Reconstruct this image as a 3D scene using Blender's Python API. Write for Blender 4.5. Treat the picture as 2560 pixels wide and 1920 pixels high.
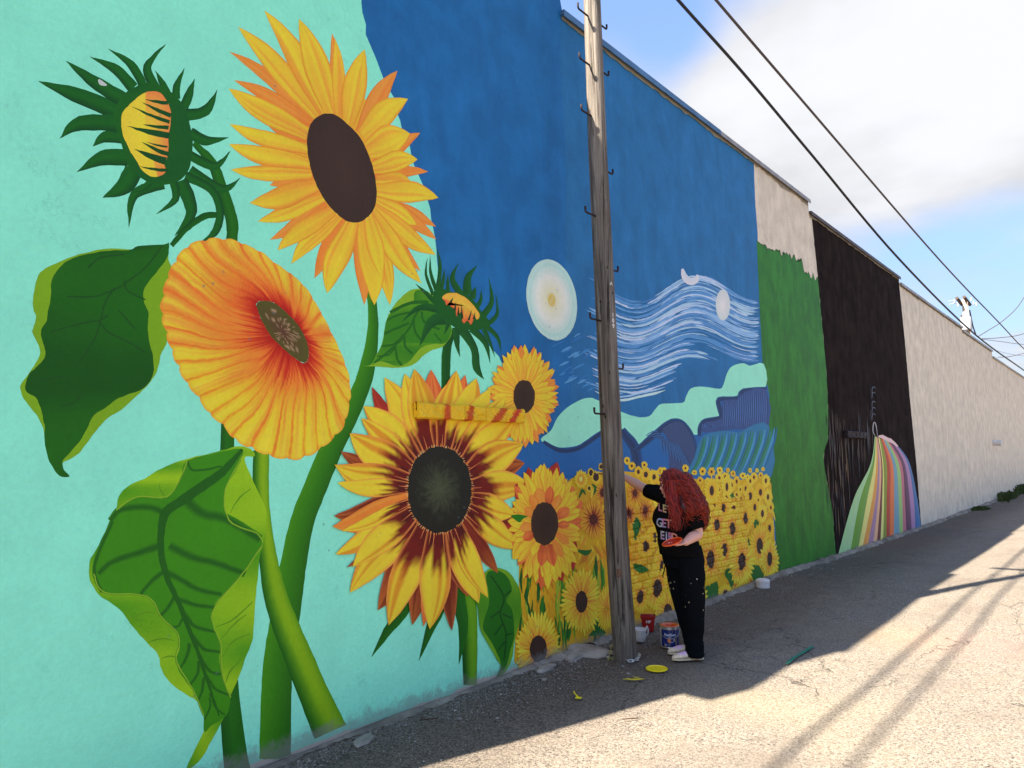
import bpy, bmesh, math, random
import numpy as np
from mathutils import Vector, Matrix, Euler, noise
from mathutils.geometry import tessellate_polygon
from mathutils.bvhtree import BVHTree

S = bpy.context.scene
for o in list(bpy.data.objects):
    bpy.data.objects.remove(o)
rng = random.Random(7)

# ------------------------------------------------------------------ camera
FPX, ROLL, CX, CY, CAMH = 1740.0, 0.017, 1280.0, 960.0, 1.70
PITCH = math.radians(6.524445)
YAW = math.radians(-41.762927)
Fv = np.array([math.sin(YAW) * math.cos(PITCH), math.cos(YAW) * math.cos(PITCH), math.sin(PITCH)])
R0 = np.array([math.cos(YAW), -math.sin(YAW), 0.0])
U0 = np.cross(R0, Fv)
Rv = math.cos(ROLL) * R0 - math.sin(ROLL) * U0
Uv = math.sin(ROLL) * R0 + math.cos(ROLL) * U0
cam = bpy.data.cameras.new('camera')
cam.sensor_width = 36.0
cam.lens = 36.0 * FPX / 2560.0
cam.clip_start, cam.clip_end = 0.05, 2000
cam_ob = bpy.data.objects.new('camera', cam)
S.collection.objects.link(cam_ob)
M = Matrix.Identity(4)
for i in range(3):
    M[i][0], M[i][1], M[i][2] = Rv[i], Uv[i], -Fv[i]
M[2][3] = CAMH
cam_ob.matrix_world = M
S.camera = cam_ob

# ------------------------------------------------------------------ light
SUN_TRAVEL = Vector((0.29, 0.967, -1.0)).normalized()
SUN_EL = math.asin(-SUN_TRAVEL.z)
SUN_ROT = math.atan2(-SUN_TRAVEL.x, -SUN_TRAVEL.y)
sun = bpy.data.lights.new('sun', 'SUN')
sun.energy = 4.2
sun.angle = math.radians(0.55)
sun.color = (1.0, 0.93, 0.82)
sun_ob = bpy.data.objects.new('sun', sun)
sun_ob.rotation_euler = SUN_TRAVEL.to_track_quat('-Z', 'Y').to_euler()
sun_ob.location = (-10, -20, 30)
S.collection.objects.link(sun_ob)

S.view_settings.view_transform = 'Standard'
S.view_settings.look = 'None'
S.view_settings.gamma = 1
S.view_settings.use_curve_mapping = False
S.view_settings.exposure = 2.32

W = bpy.data.worlds.new('World')
S.world = W
W.use_nodes = True
nt = W.node_tree
nt.nodes.clear()


def N(t, kind, **kw):
    n = t.nodes.new(kind)
    for k, v in kw.items():
        if k == 'inp':
            for kk, vv in v.items():
                n.inputs[kk].default_value = vv
        else:
            setattr(n, k, v)
    return n


def math_n(t, op, a, b=None, clamp=False):
    n = t.nodes.new('ShaderNodeMath')
    n.operation = op
    n.use_clamp = clamp
    for i, v in enumerate((a, b)):
        if v is None:
            continue
        if isinstance(v, (int, float)):
            n.inputs[i].default_value = v
        else:
            t.links.new(v, n.inputs[i])
    return n.outputs[0]


def smooth_n(t, v, a, b, lo=0.0, hi=1.0):
    n = t.nodes.new('ShaderNodeMapRange')
    n.interpolation_type = 'SMOOTHSTEP'
    t.links.new(v, n.inputs['Value'])
    n.inputs['From Min'].default_value = a
    n.inputs['From Max'].default_value = b
    n.inputs['To Min'].default_value = lo
    n.inputs['To Max'].default_value = hi
    return n.outputs['Result']


def mixc(t, fac, a, b, blend='MIX'):
    n = t.nodes.new('ShaderNodeMix')
    n.data_type = 'RGBA'
    n.blend_type = blend
    n.clamp_factor = True
    if isinstance(fac, (int, float)):
        n.inputs[0].default_value = fac
    else:
        t.links.new(fac, n.inputs[0])
    for i, v in ((6, a), (7, b)):
        if isinstance(v, (tuple, list)):
            n.inputs[i].default_value = (v[0], v[1], v[2], 1)
        else:
            t.links.new(v, n.inputs[i])
    return n.outputs[2]


def ray(px, py):
    return Fv + Rv * (px - CX) / FPX + Uv * (CY - py) / FPX


SKY_STRENGTH = 0.084
CLOUD = 2.28
sky = N(nt, 'ShaderNodeTexSky', sky_type='NISHITA', sun_disc=False, sun_elevation=SUN_EL, sun_rotation=SUN_ROT,
        altitude=50.0, air_density=1.0, dust_density=0.6, ozone_density=1.6)
tc = N(nt, 'ShaderNodeTexCoord')
sep = N(nt, 'ShaderNodeSeparateXYZ')
nt.links.new(tc.outputs['Generated'], sep.inputs[0])
# flatten the direction on to a cloud layer
den = math_n(nt, 'ADD', math_n(nt, 'MAXIMUM', sep.outputs[2], 0.0), 0.12)
cmb = N(nt, 'ShaderNodeCombineXYZ')
nt.links.new(math_n(nt, 'DIVIDE', sep.outputs[0], den), cmb.inputs[0])
nt.links.new(math_n(nt, 'DIVIDE', sep.outputs[1], den), cmb.inputs[1])
cn = N(nt, 'ShaderNodeTexNoise', inp={'Scale': 0.9, 'Detail': 6.0, 'Roughness': 0.52, 'Distortion': 0.15})
nt.links.new(cmb.outputs[0], cn.inputs['Vector'])
cn2 = N(nt, 'ShaderNodeTexNoise', inp={'Scale': 2.6, 'Detail': 4.0, 'Roughness': 0.55})
nt.links.new(cmb.outputs[0], cn2.inputs['Vector'])


def lobe(px, py, r, amp):
    d = Vector(ray(px, py)).normalized()
    vd = N(nt, 'ShaderNodeVectorMath', operation='DISTANCE')
    nt.links.new(tc.outputs['Generated'], vd.inputs[0])
    vd.inputs[1].default_value = d
    return math_n(nt, 'MULTIPLY', smooth_n(nt, vd.outputs['Value'], r, 0.0), amp)


dens = cn.outputs[0]
for lb in ((2260, 210, 0.30, 0.42), (1830, 330, 0.20, 0.26), (2620, 120, 0.26, 0.30), (2350, -120, 0.3, 0.2),
           (1690, 110, 0.08, -0.12), (2440, 520, 0.16, -0.14), (2480, 950, 0.2, 0.10), (1560, 40, .12, -.10), (1500, 180, .1, .12), (2000, 620, .12, .10)):
    dens = math_n(nt, 'ADD', dens, lobe(*lb))
cov = smooth_n(nt, dens, 0.44, 0.78)
horizon_haze = smooth_n(nt, sep.outputs[2], 0.14, 0.0, 0.0, 0.35)
cshade = smooth_n(nt, math_n(nt, 'ADD', math_n(nt, 'MULTIPLY', cn2.outputs[0], .5), math_n(nt, 'MULTIPLY', dens, .5)), 0.44, 0.80, 0.76, 1.04)
ccol = N(nt, 'ShaderNodeVectorMath', operation='SCALE')
ccol.inputs[0].default_value = (CLOUD * 0.98, CLOUD * 0.99, CLOUD * 1.03)
nt.links.new(cshade, ccol.inputs['Scale'])
tint = mixc(nt, 1.0, sky.outputs[0], (0.93, 0.93, 1.02), 'MULTIPLY')
grad = N(nt, 'ShaderNodeVectorMath', operation='SCALE')
nt.links.new(tint, grad.inputs[0])
nt.links.new(smooth_n(nt, sep.outputs[2], -0.05, 0.62, 0.30, 0.96), grad.inputs['Scale'])
tint = grad.outputs[0]
m1 = mixc(nt, horizon_haze, tint, (CLOUD * 0.72, CLOUD * 0.84, CLOUD * 1.0))
m2 = mixc(nt, cov, m1, ccol.outputs[0])
bg = N(nt, 'ShaderNodeBackground', inp={'Strength': SKY_STRENGTH})
nt.links.new(m2, bg.inputs[0])
wo = N(nt, 'ShaderNodeOutputWorld')
nt.links.new(bg.outputs[0], wo.inputs[0])

# ------------------------------------------------------------------ helpers


def s2l(c):
    c /= 255.0
    return c / 12.92 if c <= 0.04045 else ((c + 0.055) / 1.055) ** 2.4


def C(r, g, b, k=1.0):
    return (min(s2l(r) * k, .9), min(s2l(g) * k, .9), min(s2l(b) * k, .9))


def mx(a, b, t):
    t = max(0.0, min(1.0, t))
    return tuple(x + (y - x) * t for x, y in zip(a, b))


def link(ob, parent=None):
    S.collection.objects.link(ob)
    if parent is not None:
        ob.parent = parent
    return ob


def thing(name, label, cat, loc=(0, 0, 0), group=None):
    o = bpy.data.objects.new(name, None)
    o.empty_display_size = 0.1
    o.location = loc
    o['label'] = label
    o['category'] = cat
    if group:
        o['group'] = group
    return link(o)


def wloc(o):
    v = Vector((0, 0, 0))
    while o is not None:
        v += o.location
        o = o.parent
    return v


def mesh_ob(name, verts, faces, mat, parent=None, cols=None, smooth=False, origin=None):
    """verts in world coordinates; placed under parent (parents are never rotated)"""
    base = wloc(parent) if parent is not None else Vector((0, 0, 0))
    org = Vector(origin) if origin is not None else base
    me = bpy.data.meshes.new(name)
    me.from_pydata([(v[0] - org.x, v[1] - org.y, v[2] - org.z) for v in verts], [], faces)
    if cols is not None:
        a = me.color_attributes.new('Col', 'FLOAT_COLOR', 'POINT')
        arr = np.ones((len(verts), 4), dtype=np.float32)
        arr[:, :3] = np.array(cols, dtype=np.float32)[:, :3]
        a.data.foreach_set('color', arr.ravel())
    if smooth:
        me.polygons.foreach_set('use_smooth', [True] * len(me.polygons))
    me.materials.append(mat)
    me.update()
    ob = bpy.data.objects.new(name, me)
    ob.location = org - base
    return link(ob, parent)


def tag(o, label=None, cat=None, group=None, kind=None):
    for k, v in (('label', label), ('category', cat), ('group', group), ('kind', kind)):
        if v:
            o[k] = v
    return o


def box(vs, fs, x0, x1, y0, y1, z0, z1):
    n = len(vs)
    vs += [(x0, y0, z0), (x1, y0, z0), (x1, y1, z0), (x0, y1, z0), (x0, y0, z1), (x1, y0, z1), (x1, y1, z1), (x0, y1, z1)]
    fs += [(n, n + 3, n + 2, n + 1), (n + 4, n + 5, n + 6, n + 7), (n, n + 1, n + 5, n + 4),
           (n + 1, n + 2, n + 6, n + 5), (n + 2, n + 3, n + 7, n + 6), (n + 3, n, n + 4, n + 7)]


def tube(vs, fs, pts, rad, n=8, cap=True):
    """round tube through pts; rad a number or a list"""
    pts = [Vector(p) for p in pts]
    k0 = len(vs)
    up = None
    for i, p in enumerate(pts):
        t = (pts[min(i + 1, len(pts) - 1)] - pts[max(i - 1, 0)])
        t = t.normalized() if t.length > 1e-9 else Vector((0, 0, 1))
        if up is None:
            up = Vector((0, 0, 1)) if abs(t.z) < 0.9 else Vector((1, 0, 0))
        a = t.cross(up)
        a = a.normalized() if a.length > 1e-6 else Vector((1, 0, 0))
        b = a.cross(t).normalized()
        up = b
        r = rad[i] if isinstance(rad, (list, tuple)) else rad
        for j in range(n):
            an = 2 * math.pi * j / n
            q = p + a * (math.cos(an) * r) + b * (math.sin(an) * r)
            vs.append((q.x, q.y, q.z))
    for i in range(len(pts) - 1):
        for j in range(n):
            a0 = k0 + i * n + j
            a1 = k0 + i * n + (j + 1) % n
            fs.append((a0, a1, a1 + n, a0 + n))
    if cap:
        fs.append(tuple(k0 + j for j in range(n))[::-1])
        e = k0 + (len(pts) - 1) * n
        fs.append(tuple(e + j for j in range(n)))


def lathe(vs, fs, cx, cy, prof, n=24):
    """prof: list of (r, z)"""
    k0 = len(vs)
    for r, z in prof:
        for j in range(n):
            a = 2 * math.pi * j / n
            vs.append((cx + r * math.cos(a), cy + r * math.sin(a), z))
    for i in range(len(prof) - 1):
        for j in range(n):
            a0 = k0 + i * n + j
            a1 = k0 + i * n + (j + 1) % n
            fs.append((a0, a1, a1 + n, a0 + n))


def cr(pts, n=6, closed=False):
    """Catmull-Rom through pts (tuples of any length)"""
    P = [np.array(p, dtype=float) for p in pts]
    out = []
    m = len(P)
    rngi = range(m) if closed else range(m - 1)
    for i in rngi:
        if closed:
            p0, p1, p2, p3 = P[(i - 1) % m], P[i], P[(i + 1) % m], P[(i + 2) % m]
        else:
            p0, p1, p2, p3 = P[max(i - 1, 0)], P[i], P[i + 1], P[min(i + 2, m - 1)]
        for k in range(n):
            t = k / n
            out.append(0.5 * ((2 * p1) + (-p0 + p2) * t + (2 * p0 - 5 * p1 + 4 * p2 - p3) * t * t + (-p0 + 3 * p1 - 3 * p2 + p3) * t ** 3))
    if not closed:
        out.append(P[-1])
    return [tuple(p) for p in out]


# ------------------------------------------------------------------ materials
def new_mat(name, rough=0.8, spec=0.3):
    m = bpy.data.materials.new(name)
    m.use_nodes = True
    t = m.node_tree
    b = t.nodes['Principled BSDF']
    b.inputs['Roughness'].default_value = rough
    b.inputs['Specular IOR Level'].default_value = spec
    return m, t, b


def noise_n(t, vec, scale, detail=3.0, rough=0.55, dist=0.0):
    n = N(t, 'ShaderNodeTexNoise', inp={'Scale': scale, 'Detail': detail, 'Roughness': rough, 'Distortion': dist})
    t.links.new(vec, n.inputs['Vector'])
    return n.outputs[0]


def stretch(t, vec, sx, sy, sz):
    m = N(t, 'ShaderNodeMapping')
    m.inputs['Scale'].default_value = (sx, sy, sz)
    t.links.new(vec, m.inputs['Vector'])
    return m.outputs[0]


def bump_n(t, b, h, strength, dist):
    n = N(t, 'ShaderNodeBump', inp={'Strength': strength, 'Distance': dist})
    t.links.new(h, n.inputs['Height'])
    t.links.new(n.outputs[0], b.inputs['Normal'])
    return n


def simple_mat(name, col, rough=0.7, spec=0.3, metallic=0.0, var=0.15, scale=18.0, bump=0.0, bdist=0.003):
    m, t, b = new_mat(name, rough, spec)
    b.inputs['Metallic'].default_value = metallic
    g = N(t, 'ShaderNodeNewGeometry').outputs['Position']
    nz = noise_n(t, g, scale, 4.0)
    f = smooth_n(t, nz, 0.3, 0.7, 0, 1)
    c = mixc(t, f, tuple(x * (1 - var) for x in col), tuple(min(1, x * (1 + var)) for x in col))
    t.links.new(c, b.inputs['Base Color'])
    if bump:
        bump_n(t, b, nz, bump, bdist)
    return m


def wall_paint(name, base=None, mottle=0.12, streak=0.1, dirty=0.25, rough=0.62, blot=(0.75, 0.75, 0.75), bump=0.5, spec=0.2, cracks=True):
    """masonry paint over stucco; colour from the attribute or a base colour"""
    m, t, b = new_mat(name, rough, spec)
    g = N(t, 'ShaderNodeNewGeometry').outputs['Position']
    if base is None:
        at = N(t, 'ShaderNodeAttribute', attribute_name='Col')
        c = at.outputs['Color']
    else:
        rgb = N(t, 'ShaderNodeRGB')
        rgb.outputs[0].default_value = (*base, 1)
        c = rgb.outputs[0]
    n1 = noise_n(t, g, 3.2, 6.0, 0.62)
    n2 = noise_n(t, stretch(t, g, 3.2, 3.2, 1.1), 1.5, 6.0, 0.62, 0.6)
    n3 = noise_n(t, g, 34.0, 4.0, 0.6)
    f1 = smooth_n(t, n1, 0.30, 0.72, 1 - mottle, 1 + mottle)
    f2 = smooth_n(t, n2, 0.30, 0.72, 1 - streak, 1 + streak)
    f3 = smooth_n(t, n3, 0.25, 0.75, 0.96, 1.03)
    f = math_n(t, 'MULTIPLY', math_n(t, 'MULTIPLY', f1, f2), f3)
    sc = N(t, 'ShaderNodeVectorMath', operation='SCALE')
    t.links.new(c, sc.inputs[0])
    t.links.new(f, sc.inputs['Scale'])
    c = sc.outputs[0]
    if dirty:
        n4 = noise_n(t, g, 2.1, 8.0, 0.74, 0.4)
        n5 = noise_n(t, g, 9.0, 6.0, 0.7)
        pat = math_n(t, 'MULTIPLY', smooth_n(t, n4, 0.56, 0.72), smooth_n(t, n5, 0.42, 0.62))
        c = mixc(t, math_n(t, 'MULTIPLY', pat, dirty), c, mixc(t, 1.0, c, blot, 'MULTIPLY'))
    if cracks:
        # hairline cracks and scraped lines, and splashed dirt low on the wall
        wr = N(t, 'ShaderNodeVectorMath', operation='ADD')
        wn = N(t, 'ShaderNodeTexNoise', inp={'Scale': 1.7, 'Detail': 6.0, 'Roughness': .7})
        t.links.new(g, wn.inputs['Vector'])
        t.links.new(g, wr.inputs[0])
        ws = N(t, 'ShaderNodeVectorMath', operation='SCALE', inp={'Scale': 0.7})
        t.links.new(wn.outputs['Color'], ws.inputs[0])
        t.links.new(ws.outputs[0], wr.inputs[1])
        vo = N(t, 'ShaderNodeTexVoronoi', feature='DISTANCE_TO_EDGE', inp={'Scale': .75})
        t.links.new(stretch(t, wr.outputs[0], 1, .6, 1.3), vo.inputs['Vector'])
        crk_ = math_n(t, 'MULTIPLY', smooth_n(t, vo.outputs['Distance'], 0.004, .0005), smooth_n(t, noise_n(t, g, .9, 3.0), .56, .66))
        c = mixc(t, math_n(t, 'MULTIPLY', crk_, .28), c, mixc(t, 1.0, c, (.55, .6, .6), 'MULTIPLY'))
        sz_ = N(t, 'ShaderNodeSeparateXYZ')
        t.links.new(g, sz_.inputs[0])
        low = smooth_n(t, math_n(t, 'SUBTRACT', sz_.outputs[2], math_n(t, 'MULTIPLY', noise_n(t, g, 11.0, 5.0, .75), .26)), -.02, -.12, 0, .6)
        c = mixc(t, low, c, (.22, .20, .17))
        spot = N(t, 'ShaderNodeTexVoronoi', feature='F1', inp={'Scale': 9.0})
        t.links.new(g, spot.inputs['Vector'])
        sp_ = math_n(t, 'MULTIPLY', smooth_n(t, spot.outputs['Distance'], .11, .05), smooth_n(t, noise_n(t, g, 1.4, 3.0), .56, .62))
        c = mixc(t, math_n(t, 'MULTIPLY', sp_, .5), c, (.12, .15, .16))
    t.links.new(c, b.inputs['Base Color'])
    h = math_n(t, 'ADD', math_n(t, 'MULTIPLY', noise_n(t, g, 16.0, 6.0, 0.65), 1.0), math_n(t, 'MULTIPLY', noise_n(t, g, 90.0, 3.0, 0.6), 0.25))
    bump_n(t, b, h, bump, 0.012)
    return m


M_PAINT = wall_paint('mural_paint', None, 0.035, 0.02, 0.12, bump=0.4)
M_MINT = wall_paint('mint_paint', C(146, 242, 204), 0.035, 0.02, 0.75, blot=(0.62, 0.72, 0.75), bump=0.55)
M_BLUE = wall_paint('blue_paint', C(32, 106, 162), 0.11, 0.08, 0.5, blot=(0.6, 0.68, 0.8), bump=0.5)
M_BLUE2 = wall_paint('far_blue_paint', C(40, 110, 160), 0.11, 0.09, 0.6, blot=(0.65, 0.7, 0.8), bump=0.5)
M_GREEN = wall_paint('green_paint', C(50, 118, 30), 0.16, 0.2, 0.4, blot=(0.7, 0.8, 0.7), bump=0.5)
M_BLACK = wall_paint('black_paint', C(40, 31, 28), 0.28, 0.3, 0.4, rough=0.95, bump=0.6, spec=0.04)
M_STUCCO = wall_paint('bare_stucco', C(222, 206, 182), 0.11, 0.08, 0.8, rough=0.85, blot=(0.66, 0.66, 0.66), bump=0.35)

# ------------------------------------------------------------------ wall geometry
WX = -4.0
D0W = 4.0
SEGS = [(0.29, 5.32, 6.60), (5.32, 12.5, 6.29), (12.5, 18.8, 6.09), (18.8, 26.9, 5.95), (26.9, 33.2, 5.86), (33.2, 70.0, 5.62)]


def wall_top(y):
    for a, b, z in SEGS:
        if y < b:
            return z
    return SEGS[-1][2]


def WP(px, py):
    """photo point -> (y, z) on the wall face"""
    r = ray(px, py)
    t = -D0W / r[0]
    return r[1] * t, r[2] * t + CAMH


ZB = [(-40, -0.05), (1.0, -0.06), (2.1, -0.05), (3.3, -0.025), (5, 0.0), (8, 0.02), (10.2, 0.06), (13, 0.03), (19, 0.03), (27, 0.07), (41, 0.11), (400, 0.11)]


def zb(y):
    for (a, za), (b, zc) in zip(ZB, ZB[1:]):
        if y <= b:
            u = max(0.0, (y - a) / (b - a))
            u = u * u * (3 - 2 * u)
            return za + (zc - za) * u
    return ZB[-1][1]


building = thing('painted_building', 'long low stucco building with a sunflower mural painted along its wall', 'building', (WX, 0.29, 0))
TH = 0.30
COP = 0.05
# front wall: profile polygon pulled back in depth
prof = [(0.29, -0.5)]
for a, b, z in SEGS:
    prof += [(a, z - COP), (b, z - COP)]
prof += [(70.0, -0.5)]
vs, fs = [], []
n = len(prof)
for x in (WX, WX - TH):
    for y, z in prof:
        vs.append((x, y, z))
for tri in tessellate_polygon([[Vector((y, z, 0)) for y, z in prof]]):
    a, b, c = tri
    v1 = Vector(prof[b]) - Vector(prof[a])
    v2 = Vector(prof[c]) - Vector(prof[a])
    if v1.x * v2.y - v1.y * v2.x < 0:
        b, c = c, b
    fs.append((a, b, c))
    fs.append((a + n, c + n, b + n))
for i in range(n):
    j = (i + 1) % n
    fs.append((i, i + n, j + n, j))
mesh_ob('wall', vs, fs, M_STUCCO, building)
vs, fs = [], []
box(vs, fs, WX - 6.0, WX - TH - 0.002, 0.29, 0.59, -0.5, 5.9)
box(vs, fs, WX - 6.0, WX - TH - 0.002, 69.7, 70.0, -0.5, 5.4)
box(vs, fs, WX - 6.3, WX - 6.002, 0.29, 70.0, -0.5, 5.4)
mesh_ob('side_wall', vs, fs, M_STUCCO, building)
M_ROOF = simple_mat('roof_felt', (0.16, 0.16, 0.16), 0.9)
vs, fs = [], []
box(vs, fs, WX - 5.998, WX - TH - 0.004, 0.594, 69.69, 5.0, 5.2)
mesh_ob('roof', vs, fs, M_ROOF, building)
vs, fs = [], []
box(vs, fs, WX - 0.22, WX - 0.005, -0.50, 0.288, 5.45, 5.90)  # unseen block past the corner, added to put a bump in the ground shadow
mesh_ob('shadow_block', vs, fs, simple_mat('shadow_block_mat', (0.25, 0.22, 0.2), 0.8), building)

# coping in lengths, stepped with the parapet
M_COPBLUE = simple_mat('blue_coping_paint', C(66, 104, 138), 0.45, 0.4, 0.0, 0.25, 3.0)
M_COPGREY = simple_mat('grey_metal_coping', C(150, 142, 134), 0.5, 0.4, 0.2, 0.2, 4.0)
M_COPDARK = simple_mat('dark_metal_coping', C(84, 72, 66), 0.6, 0.3, 0.1, 0.25, 4.0)
lips_v, lips_f = [], []
for a, b, z in SEGS:
    L = 3.05
    k = max(1, round((b - a) / L))
    for i in range(k):
        y0 = a + (b - a) * i / k + (0.0 if i == 0 else 0.002)
        y1 = a + (b - a) * (i + 1) / k - 0.002
        jit = rng.uniform(-0.006, 0.006)
        vs, fs = [], []
        x0, x1 = WX - TH - 0.03, WX + 0.045 + rng.uniform(-0.004, 0.004)
        zt = z + jit
        zc = z - COP + 0.003
        # top tray with a folded drip edge
        pr = [(x0, zc), (x0, zt), (x1, zt - 0.004), (x1 + 0.004, zc - 0.03), (x1 - 0.006, zc - 0.03), (x1 - 0.01, zc)]
        for yy in (y0, y1):
            for x, zz in pr:
                vs.append((x, yy, zz))
        m_ = len(pr)
        for q in range(m_):
            r_ = (q + 1) % m_
            fs.append((q, r_, r_ + m_, q + m_))
        fs.append(tuple(range(m_))[::-1])
        fs.append(tuple(range(m_, 2 * m_)))
        mat = M_COPBLUE if y1 < 11.0 and a > 5 else (M_COPDARK if 12.4 < y0 < 18 else M_COPGREY)
        if a < 1:
            mat = M_COPBLUE
        mesh_ob('coping', vs, fs, mat, building)
# ragged strip of bare render left under the coping
vs, fs, cs = [], [], []
NY = 420
for i in range(NY + 1):
    y = 5.33 + (33 - 5.33) * (i / NY) ** 1.6
    w = 0.045 + 0.10 * max(0.0, noise.noise(Vector((y * 1.1, 3.1, 0)))) + 0.03 * noise.noise(Vector((y * 7, 0, 2)))
    zt = wall_top(y) - COP
    for t_ in (0, 1):
        vs.append((WX + 0.009, y, zt - t_ * max(0.01, w)))
    cs += [C(120, 112, 100), C(150, 140, 122)]
    if i and wall_top(y) == wall_top(vs[-3][1]):
        k = 2 * i
        fs.append((k - 2, k - 1, k + 1, k))
mesh_ob('bare_render_edge', vs, fs, M_PAINT, building, cs)

# ------------------------------------------------------------------ mural
LAY = [0.0008]
STEP = 0.000004
# painted colours are also kept on a coarse grid so the bricks standing out of the wall can carry them
RY0, RZ0, RRES, RNY, RNZ = 5.9, 0.1, 0.007, 500, 200
RASTER = np.zeros((RNZ, RNY, 3), dtype=np.float32)
RASTER[:] = C(200, 150, 20)


def raster_tri(p, c):
    (y0, z0), (y1, z1), (y2, z2) = p
    a0, a1 = min(y0, y1, y2), max(y0, y1, y2)
    b0, b1 = min(z0, z1, z2), max(z0, z1, z2)
    i0, i1 = max(0, int((a0 - RY0) / RRES)), min(RNY - 1, int((a1 - RY0) / RRES) + 1)
    j0, j1 = max(0, int((b0 - RZ0) / RRES)), min(RNZ - 1, int((b1 - RZ0) / RRES) + 1)
    if i1 < i0 or j1 < j0:
        return
    d = (y1 - y0) * (z2 - z0) - (y2 - y0) * (z1 - z0)
    if abs(d) < 1e-9:
        return
    Y, Z = np.meshgrid(RY0 + (np.arange(i0, i1 + 1) + .5) * RRES, RZ0 + (np.arange(j0, j1 + 1) + .5) * RRES)
    w1 = ((Y - y0) * (z2 - z0) - (y2 - y0) * (Z - z0)) / d
    w2 = ((y1 - y0) * (Z - z0) - (Y - y0) * (z1 - z0)) / d
    w0 = 1 - w1 - w2
    m = (w0 >= -.01) & (w1 >= -.01) & (w2 >= -.01)
    if m.any():
        col = w0[..., None] * np.array(c[0]) + w1[..., None] * np.array(c[1]) + w2[..., None] * np.array(c[2])
        RASTER[j0:j1 + 1, i0:i1 + 1][m] = col[m]


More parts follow.
